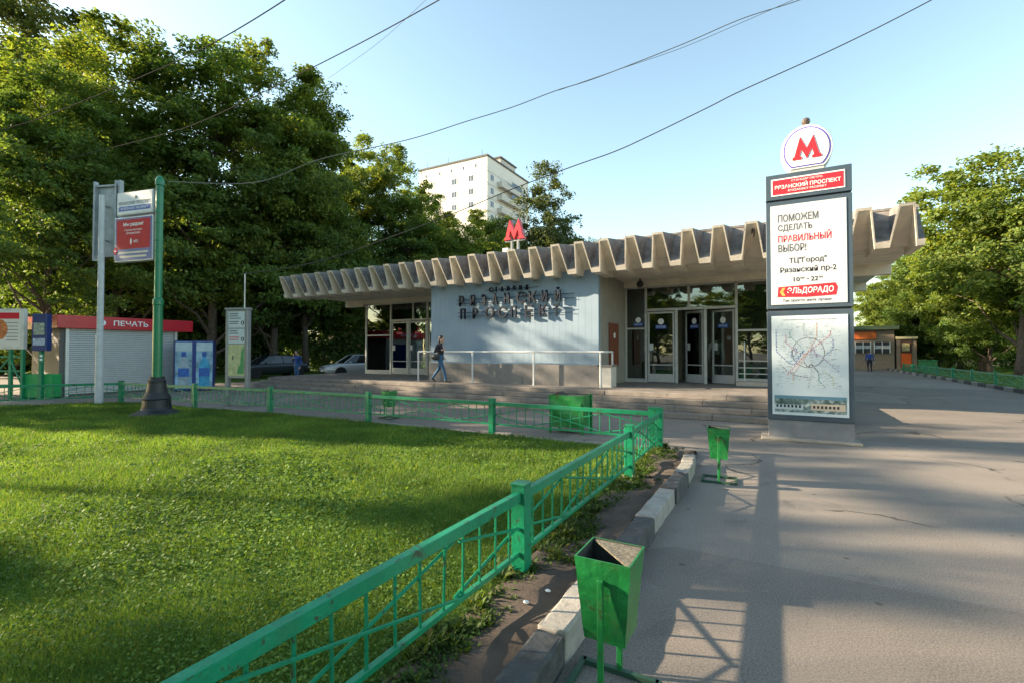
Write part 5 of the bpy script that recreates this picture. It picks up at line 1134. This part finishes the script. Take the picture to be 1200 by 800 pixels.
# ------------------------------------------------------------------ grass
GRASS = leafmat('grass blades', (.05, .125, .024), (.115, .22, .045), .45, (.19, .225, .06), vr=((.66, .68, .66), (1.38, 1.28, 1.15)), ns=.9)
CLOV = leafmat('clover leaves', (.05, .115, .026), (.105, .19, .05), .35, spec=.08, vr=((.7, .72, .7), (1.35, 1.25, 1.1)), ns=1.1)
def in_lawn(x, y):
    back = np.interp(-x, [1.45] + [-p[0] for p in FENCE_BACK[1:]] + [26], [8.2] + [p[1] - .12 for p in FENCE_BACK[1:]] + [-3])
    return (x < -1.5) & (y < back) & (y > -1.5)
def scatter(n, zmin, zmax, power, xr=(-1.25, 0.75)):
    """ground points, denser near the viewer"""
    u = nr.uniform(0, 1, n); Z = (zmin ** power + u * (zmax ** power - zmin ** power)) ** (1 / power); sx = nr.uniform(*xr, n) * Z
    return sx * _r[0] + Z * _f0[0], sx * _r[1] + Z * _f0[1], Z
gx, gy, gz = scatter(760000, 2.0, 22, .6); k = in_lawn(gx, gy); gx, gy, gz = gx[k], gy[k], gz[k]
n = len(gx); patch = .5 + .5 * np.sin(gx * 1.7 + np.sin(gy * 1.3) * 2) * np.sin(gy * 1.9 + np.sin(gx * .9) * 2)
h = (.032 + .042 * patch) * nr.uniform(.5, 1.5, n) * np.clip(.75 + gz * .03, .8, 1.3); wd = .0023 * np.clip(gz / 3.6, .8, 3.6) * nr.uniform(.7, 1.3, n)
a = nr.uniform(0, 2 * math.pi, n); ln = nr.uniform(.15, .9, n) * h; la = nr.uniform(0, 2 * math.pi, n)
B = np.stack([gx, gy, np.full(n, .028)], 1); sd_ = np.stack([np.cos(a), np.sin(a), np.zeros(n)], 1) * wd[:, None]; tip = B + np.stack([np.cos(la) * ln, np.sin(la) * ln, h], 1)
V = np.stack([B - sd_, B + sd_, tip], 1).reshape(-1, 3)
link('grass', np_mesh('grass', V, np.arange(n * 3).reshape(n, 3)), GRASS, label='mown green grass covering the lawn inside the fence', cat='grass', kind='stuff')
# clover and other low round leaves, thick near the viewer
cx, cy, cz2 = scatter(150000, 2.0, 9.5, .7); pt = np.sin(cx * 1.1 + 1.3) + np.sin(cy * 1.4 + cx * .6) + .8 * np.sin(cx * 3.7 + np.sin(cy * 2.9) * 1.5) * np.sin(cy * 4.1) + .6 * np.sin(cx * 8.3 + cy * 2) * np.sin(cy * 7.1 - cx * 3); k = in_lawn(cx, cy) & (pt + nr.normal(0, 1.1, len(cx)) + (5.0 - cz2) * .45 > 0.35); cx, cy, cz2 = cx[k], cy[k], cz2[k]
n = len(cx); s = .0095 * nr.uniform(.6, 1.5, n) * np.clip(cz2 / 3.5, .8, 2); pos = np.stack([cx, cy, .05 + nr.uniform(0, .05, n)], 1); nrm = np.array([0, 0, 1.]) + nr.normal(0, .42, (n, 3)); nrm /= np.linalg.norm(nrm, axis=1)[:, None]
ax = np.cross(nrm, nr.normal(size=(n, 3))); ax /= np.linalg.norm(ax, axis=1)[:, None]; ay = np.cross(nrm, ax)
V = np.empty((n, 5, 3))
for q in range(5): t = 2 * math.pi * q / 5; V[:, q] = pos + (ax * math.cos(t) + ay * math.sin(t)) * s[:, None]
link('clover', np_mesh('clover', V.reshape(-1, 3), np.arange(n * 5).reshape(n, 5)), CLOV, label='low clover leaves carpeting the near part of the lawn', cat='ground cover', kind='stuff')
# weeds along the fence
WEED = leafmat('weed leaves', (.03, .065, .014), (.075, .13, .028), .35, (.11, .12, .04))
def weeds(name, n, xr, yr, hmax, label, seed):
    g = np.random.default_rng(seed); ncl = n // 38; c = np.stack([np.clip(g.normal((xr[0] + xr[1]) / 2, (xr[1] - xr[0]) / 3, ncl), xr[0] - .1, xr[1] + .12), g.uniform(*yr, ncl)], 1); hh = hmax * g.uniform(.35, 1, ncl) * (1 - .6 * np.clip((c[:, 0] - xr[0]) / (xr[1] - xr[0]), 0, 1))
    ci = g.integers(0, ncl, n); an = g.uniform(0, 2 * math.pi, n); el = g.uniform(.3, 1.35, n); L = hh[ci] * g.uniform(.5, 1.1, n); base = np.concatenate([c[ci] + g.normal(0, .025, (n, 2)), np.full((n, 1), .05)], 1)
    d = np.stack([np.cos(an) * np.cos(el), np.sin(an) * np.cos(el), np.sin(el)], 1); side = np.stack([-np.sin(an), np.cos(an), np.zeros(n)], 1); w_ = g.choice([.004, .013], n, p=[.62, .38])[:, None]
    m = base + d * L[:, None] * .55; tp = base + d * L[:, None] - np.array([0, 0, 1]) * (L * .25)[:, None]
    V = np.stack([base - side * w_ * .3, m - side * w_, tp, m + side * w_], 1).reshape(-1, 3)
    link(name, np_mesh(name, V, np.arange(n * 4).reshape(n, 4)), WEED, label=label, cat='weeds', kind='stuff')
weeds('weeds', 17000, (-1.76, -1.46), (.2, 8.5), .20, 'weeds and grass tufts growing along the foot of near fence', 5)
weeds('weeds', 700, (-1.24, -1.19), (2.4, 7.3), .10, 'sparse weeds along the inner side of painted kerb', 6)
gx = nr.uniform(9.0, 40, 90000); gy = nr.uniform(14, 62, 90000); n = len(gx); h = nr.uniform(.06, .16, n); wd = .012; a = nr.uniform(0, 6.28, n); B = np.stack([gx, gy, np.full(n, .045)], 1); sd_ = np.stack([np.cos(a), np.sin(a), 0 * a], 1) * wd
V = np.stack([B - sd_, B + sd_, B + np.stack([nr.normal(0, .04, n), nr.normal(0, .04, n), h], 1)], 1).reshape(-1, 3)
link('right_grass', np_mesh('right_grass', V, np.arange(n * 3).reshape(n, 3)), GRASS, label='grass under the trees beyond the right fence', cat='grass', kind='stuff')
